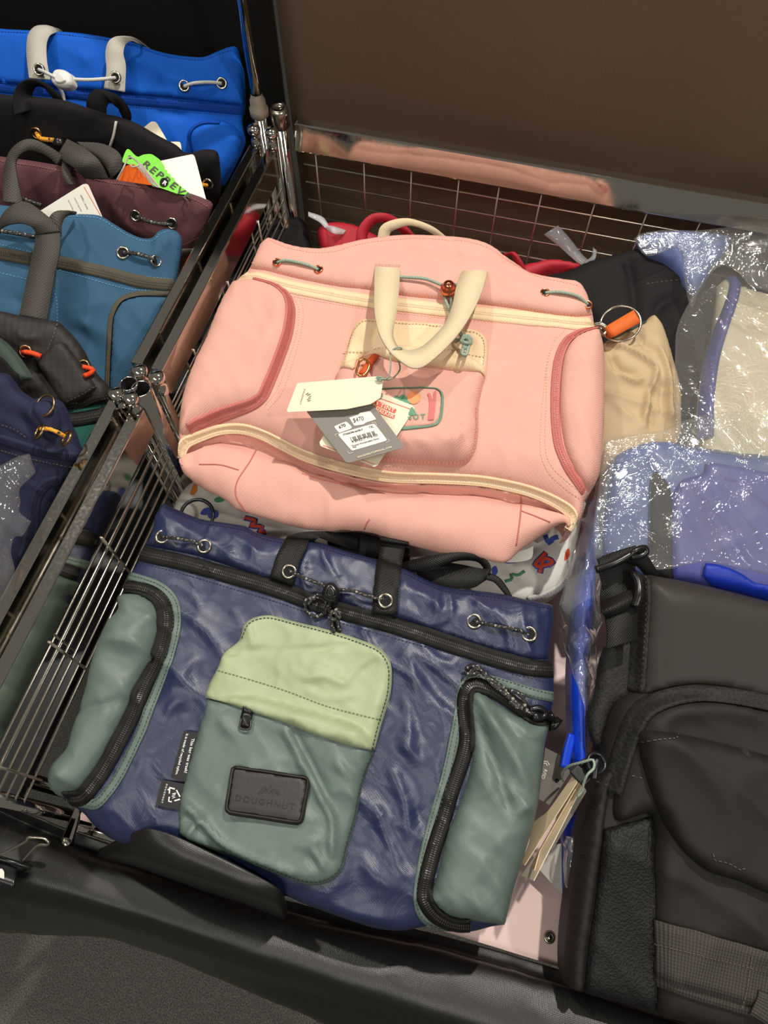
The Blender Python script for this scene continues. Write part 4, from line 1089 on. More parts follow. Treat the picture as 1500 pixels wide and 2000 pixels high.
ribbon('webbing', SM, '1276,1848 1340,1865 1420,1886 1740,1976', .041, M['bweb'], ms, off=.006, thick=.002, cols=7)
ribbon('webbing', SM, '1277,1898 1340,1918 1420,1942 1740,2033', .018, M['bweb'], ms, off=.003, thick=.002, cols=5)
ribbon('webbing_loop', SM, '1500,1935 1494,1955 1480,1985', .022, M['bweb'], ms, off=.009, thick=.003)
stitches(SM, '1458,1862 1454,1890 1448,1925 1440,1955|1276,1838 1340,1852 1420,1872 1500,1893', M['bstitch'], ms, off=.0068, gap=.001)
# shoulder strap folded over a buckle
sheet('mesh_strap', SM, '1184,1262! 1242,1246! 1240,1300 1234,1350 1206,1372 1192,1398 1182,1430 1174,1468! 1160,1450 1150,1415 1152,1390 1166,1350 1172,1300', M['bmesh'], ms, amp=.006, w=.008, off=-.004, thick=.006, res=.004)
strip('folded_strap', '1166,1108,.912 1176,1140,.906 1172,1168,.902 1180,1200,.905 1186,1235,.905 1184,1268,.900', '1244,1084,.912 1240,1110,.908 1236,1140,.905 1244,1180,.906 1244,1215,.905 1244,1250,.902', M['blackweb'], ms, .0028, 60)
strip('folded_strap', '1172,1178,.906 1174,1195,.912 1182,1206,.908', '1240,1150,.908 1243,1168,.914 1244,1182,.910', M['blackweb'], ms, .003, 20)
strip('folded_strap', '1166,1092,.922 1200,1078,.925 1240,1066,.925', '1174,1116,.920 1205,1104,.924 1248,1088,.924', M['blackweb'], ms, .003, 30)
strip('folded_strap', '1240,1072,.920 1262,1084,.910 1280,1110,.898 1290,1122,.89', '1226,1098,.916 1246,1108,.906 1258,1122,.896 1262,1130,.888', M['blackweb'], ms, .0022, 30)
tube('buckle', [V(1163, 1113, .928), V(1200, 1100, .932), V(1240, 1078, .934), V(1258, 1072, .932)], .0034, M['blackplastic'], ms, 10)
tube('buckle', [V(1232, 1086, .934), V(1240, 1076, .937), V(1258, 1070, .936), V(1262, 1078, .934), V(1250, 1086, .933), V(1232, 1088, .934)], .003, M['blackplastic'], ms, 8)
tube('buckle', [V(1236, 1120, .915), V(1246, 1135, .917), V(1248, 1160, .917), V(1240, 1185, .913)], .0042, M['blackplastic'], ms, 10)
stitches(SM, '1182,1262 1210,1258 1241,1247', M['bstitch'], ms, off=.004)
# zip puller at its side
ring('puller_ring', V(1165, 1490, .885), (.2, .1, 1), .0075, .002, M['blackplastic'], ms)
tube('zip_puller', [V(1166, 1483, .886), V(1163, 1500, .886), V(1160, 1522, .884)], .0032, M['blackplastic'], ms)
box('puller_tab', V(1140, 1508, .878), (.015, .018, .003), M['blackplastic'], ms, R=Matrix.Rotation(.6, 3, 'Z'), bev=.001)

# =================================================== TAGS BESIDE IT
t1, ob = card('swing_tag', '1065,1460! 1125,1491! 1073,1573! 1052,1560!', [(1065, 1460, .80), (1125, 1490, .81), (1072, 1572, .80)], M['greycard'], None)
tag(ob, 'dark grey swing tag with a white wireless symbol, half under the sage side pocket', 'tag')
text(t1, 'RFID', (1063, 1502), (1057, 1520), M['white'], ob, 1, 1, .02)
lines(t1, '1062,1487 1069,1487 1073,1494', .0008, M['white'], ob, 'signal_mark'); lines(t1, '1062,1491 1067,1491 1069,1496', .0008, M['white'], ob, 'signal_mark')
blob(t1, '1093,1524 1090,1528 1086,1529 1083,1525 1086,1521 1090,1521', M['black_fill'], ob, 'painted_hole_spot')  # hole painted on the card as a black spot
M['tancard'] = plain('tan_card', (205, 186, 150), .6)
for cs, z, mt, lb in (
    ('1118,1516! 1127,1527! 1024,1690! 1019,1686! 1034,1641 1037,1612 1052,1598 1070,1584', [(1119, 1517, .872), (1126, 1526, .880), (1023, 1689, .850)], M['tancard'], 'long ivory swing tag hanging from the black backpack, outermost of its bundle'),
    ('1126,1528! 1132,1526! 1054,1661! 1043,1700! 1038,1690! 1056,1655!', [(1126, 1528, .866), (1132, 1526, .875), (1050, 1680, .842)], M['cream'], 'thin peach swing tag edge in the middle of the tag bundle'),
    ('1130,1526! 1139,1530! 1042,1720! 1018,1710! 1050,1664!', [(1128, 1528, .860), (1138, 1530, .868), (1041, 1719, .835)], M['card'], 'ivory swing tag reaching lowest in the bundle beside the sage pocket'),
        ('1139,1534! 1146,1545! 1078,1662! 1074,1655!', [(1139, 1534, .852), (1146, 1545, .850), (1078, 1662, .825)], M['greycard'], 'dark swing tag behind the ivory ones of the bundle')):
    s_, o_ = card('swing_tag', cs, z, mt, None, .0008); tag(o_, lb, 'tag')
st = tube('tag_string', [V(1100, 1525, .815), V(1098, 1510, .84), V(1112, 1496, .868), V(1140, 1488, .885), V(1158, 1484, .892), V(1160, 1500, .892), V(1148, 1512, .89), V(1140, 1530, .882), V(1137, 1545, .876), V(1128, 1556, .872)], .0011, M['sagecord'], None, step=.002)
tag(st, 'pale string looped through the zip puller of the black backpack', 'string')
# =================================================== BACKPACKS IN THE SIDE BIN
M['blue'] = fabric('bright_blue_canvas', (8, 92, 200), .75, 620, .3, .08, .25)
M['bluezip'] = fabric('blue_zip_tape', (6, 66, 160), .75, 900, .3, .12, .2, kind='plain')
M['greyweb'] = fabric('light_grey_webbing', (196, 190, 178), .75, 800, .5, .15, .3, kind='plain')
M['whitecord'] = fabric('white_cord', (215, 214, 206), .7, 500, .5, .1)
M['whiteplastic'] = plain('white_plastic', (222, 220, 212), .35)
M['blackcanvas'] = fabric('black_canvas', (28, 26, 27), .8, 620, .3, .15, .2)
M['blackcot'] = fabric('soft_black_webbing', (20, 19, 20), .8, 800, .4, .15, .2)
M['burg'] = fabric('plum_canvas', (100, 62, 66), .78, 620, .3, .1, .25)
M['teal'] = fabric('steel_blue_canvas', (54, 92, 120), .75, 620, .35, .1, .25)
M['tealthread'] = plain('light_blue_thread', (96, 150, 190), .7)
M['olive'] = fabric('olive_zip_tape', (88, 82, 68), .75, 800, .4, .15, .2, kind='plain')
M['oliveteeth'] = plain('olive_teeth', (70, 66, 54), .5)
M['oliveweb'] = fabric('olive_grey_webbing', (72, 68, 62), .6, 650, .7, .3, .4)
M['ripstop'] = fabric('black_ripstop', (42, 38, 35), .6, 160, .3, .12, .35, kind='plain', crum=.2, cscale=30)
M['orangecord'] = fabric('orange_cord', (238, 78, 28), .6, 500, .5, .15)
M['navycanvas'] = fabric('dark_navy_canvas', (40, 42, 68), .75, 620, .35, .12, .25)
M['darkgreen'] = fabric('dark_green_cloth', (22, 84, 74), .7, 620, .3, .1, .3)
M['greygreen'] = fabric('grey_green_cloth', (62, 74, 66), .75, 620, .3, .1, .3)
M['yellowcord'] = cordmat('yellow_flecked_cord', (236, 160, 36), (50, 46, 40))
M['bronze'] = plain('bronze_metal', (150, 124, 92), .3, 1.0)
M['bluethread'] = plain('blue_thread', (4, 60, 150), .7)
M['burgthread'] = plain('plum_thread', (128, 84, 84), .7)
M['tagyellow'] = plain('orange_card', (255, 110, 18), .5)
M['taggreen'] = plain('lime_card', (112, 206, 40), .5)

SB = Surf((0, 60, 1.015), (470, 95, 1.0), (450, 330, .90))
bb = thing('blue_backpack', 'bright blue canvas backpack with light grey straps, rearmost in the side bin', 'backpack', V(230, 250, .86))
SB.creases('300,110 330,150 400,170|18 .004; 430,110 440,150|14 -.004; 150,90 200,150|20 .003; 380,230 300,220|12 -.003; 260,110 300,140|12 .003')
sheet('body', SB, '-230,29! 0,56 52,59 121,62 166,66 208,73 260,83 298,97 333,106 374,111 399,111 426,100 447,92 462,92 468,114 476,146 478,194 477,215 472,232 474,253 478,274 473,291 453,333 433,364 422,345 380,332 330,318 200,256 -230,191!', M['blue'], bb, amp=.007, w=.03, thick=.007, flat_bottom=True, wr=lambda q: (crumple(q, 14, 91)-.4)*.004)
sheet('collar', SB, '-230,30! 0,57 52,60 121,63 166,67 208,74 260,84 298,98 333,107 374,112 399,112 426,101 447,93 461,93 467,114 475,146 478,207! 347,193 243,184 100,170 0,162 -230,135!', M['blue'], bb, amp=.004, w=.006, off=.001)
zipper(SB, '-230,145 0,172 100,180 253,196 347,204 475,216', .010, M['bluezip'], M['bluezip'], bb)
stitches(SB, '-30,60 52,64 121,67 208,78 260,88 298,102 333,111 374,116 399,116 426,106 450,98|0,158 100,166 243,180 347,189 474,203|250,208 347,216 472,228', M['bluethread'], bb)
sheet('side_pocket', SB, '366,265 374,246 399,235 440,237 470,257 477,274 472,291 452,333 428,366 410,380 385,330', M['blue'], bb, amp=.014, w=.015, thick=.002)
ribbon('pocket_seam', SB, '376,300 370,268 379,249 400,239 430,239', .0035, M['bluezip'], bb, off=.002, crown=.001)
strip('strap', '57,153,1.000 52,104,1.010 55,69,1.020 69,52,1.024 90,50,1.022 114,57,1.00', '99,156,.998 92,121,1.008 91,87,1.016 97,70,1.020 108,64,1.018 122,62,1.00', M['greyweb'], bb, .0015, 50)
strip('strap', '203,173,.985 208,139,.998 206,104,1.010 213,80,1.018 229,71,1.022 262,74,1.018 293,96,.99', '244,180,.983 246,128,1.000 241,104,1.010 246,86,1.015 258,80,1.016 270,84,1.012 284,96,.985', M['greyweb'], bb, .0015, 50)
for x, y in ((76, 136), (225, 151), (360, 168), (433, 163)):
    eyelet(SB, x, y, .0068, M['steel'], M['black_fill'], bb, at=None if x > 300 else V(x, y, 1.0085 if x < 100 else .997))
tube('drawcord', [V(76, 136, 1.008), V(90, 142, 1.013), V(110, 152, 1.013)], .0019, M['whitecord'], bb); tube('drawcord', [V(130, 154, 1.010), V(170, 156, 1.006), V(205, 154, 1.003), V(225, 152, .996)], .0019, M['whitecord'], bb)
cord('drawcord', SB, '360,169 380,164 410,162 433,163', .0019, M['whitecord'], bb, [0, .005, .005, 0]); cord('cord_tail', SB, '120,168 128,185 130,205', .0019, M['whitecord'], bb, [.012, .008, .006])
sl = Surf((110, 145, 1.012), (130, 150, 1.012), (118, 165, 1.006))
sheet('cord_lock', sl, '102,158 106,142 114,136 128,138 139,148 141,164 132,172 112,170', M['whiteplastic'], bb, amp=.005, w=.005, thick=.009, res=.0012)
sheet('lock_button', sl, '108,156 112,146 118,142 126,149 130,158 122,164 112,163', M['whiteplastic'], bb, amp=.002, w=.002, off=.0003, res=.0008)

SK = Surf((0, 200, .995), (230, 245, .98), (400, 400, .895))
kb = thing('black_backpack', 'black canvas backpack with a yellow flecked cord, between the blue and plum ones', 'backpack', V(210, 330, .86))
sheet('body', SK, '-230,161! 0,189 69,194 121,201 166,215 208,229 225,232 263,246 305,270 340,288 361,304 395,297 418,299 425,312 429,366 424,392 405,412 380,405 240,380 100,350 -230,307!', M['blackcanvas'], kb, amp=.007, w=.03, thick=.007, flat_bottom=True, wr=lambda q: (crumple(q, 14, 95)-.4)*.006)
strip('strap', '28,225,.995 25,190,1.004 38,163,1.015 62,155,1.018 90,163,1.013 118,187,1.0 127,206,.99', '62,215,.992 64,182,1.002 72,168,1.008 85,170,1.008 95,180,1.004 106,196,.995 112,208,.985', M['blackcot'], kb, .0016, 50)
strip('strap', '170,222,.985 170,194,1.0 184,175,1.008 208,177,1.006 239,194,.998 255,222,.985 253,245,.97', '210,240,.978 208,214,.990 214,200,.995 222,204,.994 232,214,.985 240,232,.975 240,248,.962', M['blackcot'], kb, .0016, 50)
ribbon('grey_piping', SK, '229,234 224,262 217,284', .0028, M['greyweb'], kb, off=.004, crown=.001)
eyelet(SK, 71, 260, .0072, M['bronze'], M['black_fill'], kb); eyelet(SK, 406, 359, .0068, M['steel'], M['black_fill'], kb)
cord('drawcord', SK, '72,259 82,266 98,269 114,272', .0026, M['yellowcord'], kb, [0, .005, .005, .003]); cord('drawcord', SK, '390,350 398,358 406,360', .0022, M['yellowcord'], kb, [.004, .004, .001])
lathe('cord_lock', [(.0001, 0), (.006, .001), (.007, .005), (.006, .010), (.0001, .011)], V(120, 276, .975), SK.n, M['blackplastic'], kb, 16)

SR = Surf((0, 310, .985), (405, 398, .955), (350, 500, .90))
rb = thing('plum_backpack', 'dull plum canvas backpack with olive grey straps behind the steel blue one', 'backpack', V(210, 420, .86))
SR.creases('100,340 120,400|14 .004; 220,380 260,440 330,460|16 .003; 380,400 360,450|10 -.003')
sheet('body', SR, '-230,273! 0,309 69,319 121,329 208,350 243,355 312,367 381,385 411,399 410,416 398,451 381,485 367,509 347,550 333,540 322,490 200,448 -230,405!', M['burg'], rb, amp=.007, w=.03, thick=.007, flat_bottom=True, wr=lambda q: (crumple(q, 14, 99)-.4)*.005)
stitches(SR, '0,314 69,324 121,334 208,355 243,360 312,372 381,390 404,402|220,470 300,482 350,480 392,462', M['burgthread'], rb)
zipper(SR, '300,492 347,494 382,492', .010, M['olive'], M['oliveteeth'], rb)
strip('strap', '6,394,.985 9,329,.998 20,295,1.010 45,274,1.018 69,273,1.016 104,291,1.004 122,304,.995', '45,399,.980 34,347,.995 31,318,1.003 42,300,1.010 60,294,1.010 90,304,1.002 112,322,.992', M['oliveweb'], rb, .0016, 60)
strip('strap', '132,272,1.00 166,290,1.004 194,314,.998 212,350,.98', '112,305,.992 130,318,.995 150,332,.992 166,348,.978', M['oliveweb'], rb, .0016, 40)
strip('strap', '150,277,.994 200,281,.994 232,298,.99 244,325,.98', '178,302,.985 200,318,.984 212,335,.98 216,350,.972', M['oliveweb'], rb, .0016, 40)
strip('strap', '120,310,.992 122,340,.985 132,360,.978', '128,308,.990 140,345,.982 150,362,.975', M['oliveweb'], rb, .0016, 30)
for x, y in ((24, 376), (265, 421), (336, 436)): eyelet(SR, x, y, .0068, M['steel'], M['black_fill'], rb)
cord('drawcord', SR, '25,377 50,384 85,399', .002, M['fleck'], rb, [0, .005, .005]); cord('drawcord', SR, '266,422 290,428 315,434 336,438', .002, M['fleck'], rb, [0, .005, .005, 0])

S1, ob = card('swing_tag', '78,412! 160,361 168,359 173,362 202,428! 120,440!', [(80, 411, .985), (170, 361, .992), (200, 425, .965)], M['white'], None)
tag(ob, 'white swing tag with a red line, standing between the plum and steel blue backpacks', 'tag')
lines(S1, '164,365 196,420', .0005, M['redink'], ob)
for i, w_ in enumerate(('laptop / luggage', 'adjustable shoulder', 'open store pocket')):
    text(S1, w_, (172-i*12, 408+i*5), (158-i*12, 380+i*5), M['ink'], ob, 1.2, 1.1, 0)
S2, ob = card('swing_tag', '314,314! 371,302 377,302 381,308 404,395! 300,372!', [(314, 314, .975), (373, 302, .975), (402, 392, .955)], M['white'], None)
tag(ob, 'large blank white swing tag standing beside the green one', 'tag')
S3, ob = card('swing_tag', '277,252! 295,238 303,238 308,243 328,277! 350,277 353,281 355,298! 330,285 300,268', [(277, 252, .965), (303, 239, .968), (350, 280, .955)], M['card'], None)
tag(ob, 'white swing tag corner peeking out behind the black canvas backpack', 'tag')
S4, ob = card('swing_tag', '239,315 245,296 249,291 254,293 268,306 280,302 295,301 304,306 312,312 319,322 322,327 320,330 327,333 326,337 333,341 333,345 340,348 341,353 375,382! 345,378! 300,362! 262,326 250,320', [(240, 300, .992), (300, 305, .985), (372, 380, .965)], M['taggreen'], None)
tag(ob, 'lime green die-cut swing tag with spaced black capitals', 'tag')
text(S4, 'REPREVE', (277, 323), (366, 392), M['ink'], ob, .9, 1.25, .02, .0006)
blob(S4, '312,358 314,351 320,348 327,351 329,358 326,364 319,366 313,363', M['black_fill'], ob, 'round_badge', .0009, .002)
text(S4, 'R', (317, 360), (324, 364), M['white'], ob, 1, 1, .03, .0014)
blob(S4, '250,307 253,304 257,306 257,310 253,311', M['black_fill'], ob, 'painted_hole_spot')  # black spot painted where the card is punched
S5, ob = card('swing_tag', '255,321! 263,322 296,362! 230,352! 243,326', [(255, 321, .996), (264, 322, .996), (290, 362, .980)], M['tagyellow'], None)
tag(ob, 'orange swing tag in front of the lime green one', 'tag')
lines(S5, '268,336 274,334 276,346 269,348 268,336|278,338 284,338 287,350', .0006, M['redink'], ob, 'logo_mark')
S6, ob = card('swing_tag', '268,322 275,320 281,325 313,367! 298,364! 270,330', [(268, 322, .990), (281, 325, .990), (312, 367, .974)], M['white'], None)
tag(ob, 'narrow white swing tag between the orange and lime green ones', 'tag')
lines(S6, '284,334 308,364', .0004, M['redink'], ob)
st = tube('tag_string', [V(228, 352, .985), V(240, 330, .995), V(251, 308, 1.0), V(262, 310, 1.0), V(272, 322, .996), V(258, 326, .999), V(255, 320, .999)], .0009, M['greyweb'], None, step=.002)
tag(st, 'light grey string tying the green, orange and white tags', 'string')

ST = Surf((0, 400, .985), (350, 462, .952), (210, 720, .885))
tb = thing('steel_blue_backpack', 'steel blue canvas backpack with an olive zip, leaning by the divider rail', 'backpack', V(180, 600, .83))
ST.creases('120,640 170,660 200,700|20 -.005; 200,560 190,640|26 .004; 150,620 190,650|12 .005; 260,600 290,640 310,640|18 .005; 300,440 310,490 300,520|12 .005; 255,455 290,480|12 -.004; 320,455 330,500|10 .006; 20,580 60,600|12 -.004')
sheet('body', ST, '-230,371! 0,400 70,410 118,418 156,418 194,421 222,437 250,454 277,465 298,464 309,452 326,447 345,452 354,466 351,500 346,530 341,560 333,592 308,650 258,752 222,842 205,930! 188,860 165,780 140,700 100,665 -230,625!', M['teal'], tb, amp=.007, w=.03, thick=.007, flat_bottom=True, wr=lambda q: (crumple(q, 16, 103, .6)-.4)*.005)
stitches(ST, '118,423 156,423 194,427 220,442 248,459 277,470 300,470 312,458 328,452|125,505 200,522 260,537 335,545|118,528 200,552 260,566 330,566|0,478 60,492|0,533 50,545|104,562 112,590 112,640', M['tealthread'], tb)
zipper(ST, '-230,465 0,496 52,505 121,514 208,533 277,551 342,558', .0128, M['olive'], M['oliveteeth'], tb, off=.0015)
sheet('side_pocket', ST, '338,582 277,578 245,585 231,597 220,623 217,675 213,745 213,800! 225,835! 258,752 308,650 333,592', M['teal'], tb, amp=.008, w=.012, thick=.002)
ribbon('pocket_piping', ST, '338,575 277,574 243,583 229,596 218,623 214,675 211,745 210,800', .0055, M['olive'], tb, off=.002, crown=.0015)
eyelet(ST, 240, 494, .0072, M['steel'], M['black_fill'], tb); eyelet(ST, 305, 510, .0066, M['steel'], M['black_fill'], tb, (.9, 0, 0))
cord('drawcord', ST, '240,494 262,497 285,503 303,510', .0021, M['fleck'], tb, [0, .005, .006, .003]); cord('drawcord', ST, '-30,452 10,455 40,460 72,464', .0021, M['fleck'], tb, [.003, .005, .005, .003])
strip('strap', '70,456,.990 68,480,.984 55,537,.972 38,616,.955', '118,450,.990 117,490,.984 107,537,.972 92,626,.950', M['oliveweb'], tb, .0018, 50)
strip('strap', '-10,450,.99 7,416,1.004 28,399,1.010 52,395,1.010 76,409,1.006 101,430,.998 118,452,.991', '-6,455,.985 8,443,.995 21,438,1.0 42,436,1.002 58,441,1.0 66,448,.996 70,458,.99', M['oliveweb'], tb, .0018, 50)
strip('strap', '95,427,.998 104,415,1.002 118,411,1.0 135,412,.995 150,415,.985', '120,462,.985 121,440,.992 126,426,.994 135,420,.990 146,418,.98', M['oliveweb'], tb, .0018, 30)

SO = Surf((0, 612, .985), (150, 650, .972), (190, 800, .925))
ob_ = thing('black_backpack', 'black ripstop backpack with orange cord in front of the steel blue one', 'backpack', V(90, 760, .83))
SO.creases('30,640 60,660 90,655|10 .005; 60,700 80,720 60,740|10 -.004; 20,730 70,740|10 .004; 40,760 90,750|8 .004')
sheet('body', SO, '-230,580! 0,608 50,620 106,627 120,638 140,658 160,686 174,714 188,734 206,752 211,770 208,786 180,795 156,806 138,816 128,846 100,832 60,812 30,796 -230,747!', M['ripstop'], ob_, amp=.009, w=.022, thick=.007, flat_bottom=True, wr=lambda q: (crumple(q, 24, 107, 1)-.4)*.006)
sheet('fabric_loop', SO, '84,700 100,682 113,668! 126,668! 160,712 190,757! 168,776 140,793! 128,790! 104,752 80,716', M['ripstop'], ob_, amp=.003, w=.005, off=.005, thick=.004)
zipper(SO, '130,800 160,792 185,780 210,775', .008, M['blackzip'], M['blackteeth'], ob_)
stitches(SO, '134,783 160,771 183,756|112,634 106,655 96,680', M['bstitch'], ob_, off=.001)
eyelet(SO, 51, 687, .0068, M['bronze'], M['black_fill'], ob_); eyelet(SO, 164, 714, .006, M['bronze'], M['black_fill'], ob_)
cord('drawcord', SO, '46,689 56,688 70,690 86,696', .0024, M['orangecord'], ob_, [0, .005, .006, .006]); cord('drawcord', SO, '162,716 176,718 187,721 182,728 174,733', .0022, M['orangecord'], ob_, [.003, .006, .006, .006, .006])

SQ = Surf((130, 810, .925), (210, 800, .92), (150, 930, .90))
gb = thing('dark_green_bag', 'dark green bag with a black zip, low between the ripstop and navy bags', 'bag', V(170, 870, .83))
sheet('body', SQ, '120,800 160,790 215,785 214,800 203,850 185,900 165,930 130,930 110,860', M['darkgreen'], gb, amp=.008, w=.01, thick=.03, flat_bottom=True)
zipper(SQ, '125,822 160,818 212,808', .014, M['blackzip'], M['blackteeth'], gb)

SG = Surf((0, 660, .99), (50, 735, .985), (0, 740, .97))
o = sheet('grey_green_strap', SG, '-40,640! 0,666 28,697 54,738 46,740! 24,752 -40,745!', M['greygreen'], None, amp=.004, w=.006, thick=.006, layer=True)
tag(o, 'grey green padded strap end lying across the ripstop backpack', 'strap')
ribbon('dark_underside', SG, '-30,702 0,712 24,738 40,746', .014, M['blackcanvas'], o, off=.001)  # black band drawn for the strap's dark underside

SV = Surf((0, 745, .985), (140, 862, .955), (60, 1000, .90))
vb = thing('dark_navy_backpack', 'dark navy canvas backpack with bronze eyelets, nearest the chrome tubes', 'backpack', V(60, 950, .83))
SV.creases('60,790 90,830 110,850|8 .005; 40,800 70,850|10 -.004; 110,870 135,885|8 .005; 90,850 120,880|6 -.004')
sheet('body', SV, '-230,697! 0,731 16,742 30,764 60,784 70,778 90,780 112,788 124,810 130,830 140,850 146,868 154,888 146,905 132,935 110,975 70,1050 30,1125 -10,1180! -230,1165!', M['navycanvas'], vb, amp=.009, w=.022, thick=.008, flat_bottom=True, wr=lambda q: (crumple(q, 20, 111, 1)-.4)*.006)
zipper(SV, '-30,850 0,858 40,870 80,882 150,894', .010, M['navycanvas'], M['navycanvas'], vb)
zipper(SV, '122,937 90,946 72,972 65,1016 58,1060 50,1090', .010, M['navycanvas'], M['navycanvas'], vb)
stitches(SV, '0,828 30,838 50,852|0,878 60,895 140,912', M['bstitch'], vb, off=.001)
sheet('fabric_loop', SV, '70,790 84,782 104,785 116,800 122,825 118,845 100,842 84,820', M['navycanvas'], vb, amp=.006, w=.006, off=.005, thick=.004)
ring('ring', V(88, 792, .985), (-.3, -.3, 1), .010, .0012, M['bronze'], vb)
for x, y in ((77, 843), (130, 856)): ring('ring', V(x, y, .974), (-.8, -.2, 1), .0068, .0014, M['bronze'], vb)
tube('drawcord', [V(80, 838, .975), V(96, 838, .980), V(112, 844, .978), V(126, 852, .972)], .0019, M['yellowcord'], vb)

M['film'] = film('clear_film', .045, gloss=.42)
SF = Surf((0, 930, .99), (60, 900, .985), (0, 1150, .97))
o = sheet('clear_plastic_sleeve', SF, '-40,920! 0,909 30,893 58,885! 64,905 70,922! 58,934 38,955 40,980 38,1000 61,1018! 44,1048! 28,1049 21,1077 28,1118 0,1174 -40,1190!', M['film'], None, amp=.006, w=.01, thick=.0006, wr=lambda q: (crumple(q, 30, 121)-.3)*.012, res=.0025)
tag(o, 'crumpled clear plastic sleeve lying on the dark navy backpack', 'plastic sleeve')
# =================================================== UNDER AND BESIDE THE PINK BACKPACK
M['doodle'] = fabric('white_printed_cloth', (226, 222, 212), .6, 700, .2, .04, .35)
M['pblue'] = plain('print_blue', (62, 82, 168), .6); M['pred'] = plain('print_red', (222, 76, 48), .6); M['pgreen'] = plain('print_green', (70, 140, 96), .6); M['porange'] = plain('print_orange', (222, 128, 52), .6); M['ppurple'] = plain('print_purple', (140, 110, 190), .6)
SD = Surf((390, 950, .812), (1120, 1060, .818), (1060, 1170, .812))
db = thing('doodle_print_bag', 'white bag printed with colourful squiggles, half hidden between the pink and navy backpacks', 'bag', V(700, 1080, .76))
sheet('body', SD, '384,935! 700,930 1160,940! 1140,1000 1128,1060 1118,1108 1095,1148 1062,1170 1030,1180! 800,1150 500,1080 330,1010! 352,965', M['doodle'], db, amp=.012, w=.02, thick=.03, flat_bottom=True, wr=lambda q: (crumple(q, 16, 131)-.4)*.006)
def mark(c, m, nm='print_mark'): blob(SD, c, m, db, nm, .0006, .003)
mark('418,977 428,971 440,973 436,980 424,982', M['pgreen'])
for q in ('392,1005 398,995 408,992 414,998 406,1006', '406,1008 412,1000 422,997 428,1003 424,1012 412,1014', '378,950 384,945 386,958 378,968 372,965'): mark(q, M['pblue'] if q[0] != '3' or q[:3] == '392' else M['porange'])
for off, m in ((1, M['pblue']), (0, M['pred'])):
    ribbon('print_squiggle', SD, '478,1012 500,1018 490,1028 512,1030 506,1042 520,1040', .0062 if off else .0036, m, db, off=.0006 if off else .0011, thick=.0004)
    ribbon('print_squiggle', SD, '1066,1080 1044,1106 1080,1100 1062,1092 1054,1120', .0062 if off else .0036, m, db, off=.0006 if off else .0011, thick=.0004)
ribbon('print_squiggle', SD, '1064,1046 1072,1062 1080,1052 1090,1050', .005, M['pblue'], db, off=.0008, thick=.0004)
ribbon('print_squiggle', SD, '986,1136 1000,1132 998,1122 1012,1124 1024,1116', .003, M['pgreen'], db, off=.0008, thick=.0004)
mark('976,1096 990,1092 1014,1090 1010,1098 992,1102', M['ppurple']); mark('1104,1080 1110,1072 1112,1086 1102,1096', M['pred']); mark('1066,1104 1072,1096 1080,1102 1074,1110', M['ppurple']); mark('960,1112 968,1106 972,1118 964,1126', M['pblue'])
ribbon('piping', SD, '1124,1080 1116,1108 1096,1144 1064,1164 1030,1172', .006, M['whitecord'], db, off=.002, crown=.002)
S7, o7 = card('swing_tag', '985,1085! 1030,1072 1042,1066! 1036,1092 990,1098', [(985, 1085, .865), (1040, 1068, .868), (990, 1098, .862)], M['white'], None)
tag(o7, 'small white card peeking out under the pink backpack onto the printed bag', 'tag')
# narrow bright blue bag edge in plastic
M['cobalt'] = plain('cobalt_plastic_cloth', (14, 66, 206), .35, bump=.1, bscale=60)
SC2 = Surf((1160, 980, .86), (1190, 985, .855), (1128, 1480, .82))
cb = thing('cobalt_bag', 'narrow cobalt blue bag edge beside the black backpack, wrapped in plastic', 'bag', V(1130, 1300, .76))
ribbon('body', SC2, '1168,975 1160,1030 1152,1100 1142,1180 1134,1260 1130,1350 1130,1430 1130,1490', [.004, .006, .008, .012, .014, .013, .010, .008], M['cobalt'], cb, off=.006, thick=.02, crown=.004, cols=7)
ribbon('lower_flap', SC2, '1120,1435 1112,1460 1104,1500', .008, M['cobalt'], cb, off=0, thick=.004)
M['filmc'] = film('clear_film_haze', .10, (215, 222, 230), gloss=.6, scale=30)
o = loft('clear_plastic_sleeve', ['1182,880,.888 1150,985,.872 1120,1080,.862 1096,1180,.85 1090,1230,.82', '1196,890,.90 1168,990,.884 1150,1100,.874 1140,1230,.862 1128,1330,.85', '1203,900,.898 1180,1010,.880 1168,1120,.862 1166,1300,.84 1145,1480,.83'], M['filmc'], None, .0006, 8, 70, wr=.009, wscale=45, seed=141)
tag(o, 'long clear plastic sleeve between the pink backpack and cobalt edge', 'plastic sleeve')
o = loft('clear_plastic_sleeve', ['1106,1632,.80 1104,1680,.795 1108,1720,.79', '1118,1636,.81 1116,1690,.805 1114,1735,.80', '1130,1638,.80 1124,1700,.795 1118,1735,.79'], M['filmc'], None, .0006, 6, 24, wr=.006, wscale=60, seed=9)
tag(o, 'small folded clear plastic corner beside the black backpack, low in the bin', 'plastic sleeve')
M['royal'] = plain('royal_blue_cloth', (16, 48, 170), .5, bump=.1, bscale=80)
SX = Surf((1104, 1600, .785), (1135, 1600, .785), (1106, 1790, .765))
o = sheet('royal_blue_bag', SX, '1100,1640 1108,1600 1136,1590 1134,1640 1122,1700 1114,1780 1106,1790 1102,1740', M['royal'], None, amp=.008, w=.006, thick=.01, flat_bottom=True)
tag(o, 'royal blue cloth sliver deep beside the black backpack', 'bag')
M['greypaper'] = plain('grey_paper', (196, 188, 178), .5)
S8, o8 = card('paper_sheet', '1052,1697! 1074,1652! 1104,1646! 1106,1700 1112,1760! 1086,1735!', [(1052, 1697, .765), (1104, 1646, .775), (1112, 1760, .76)], M['greypaper'], None)
tag(o8, 'folded pale grey paper on the pink board below the tag bundle', 'paper')

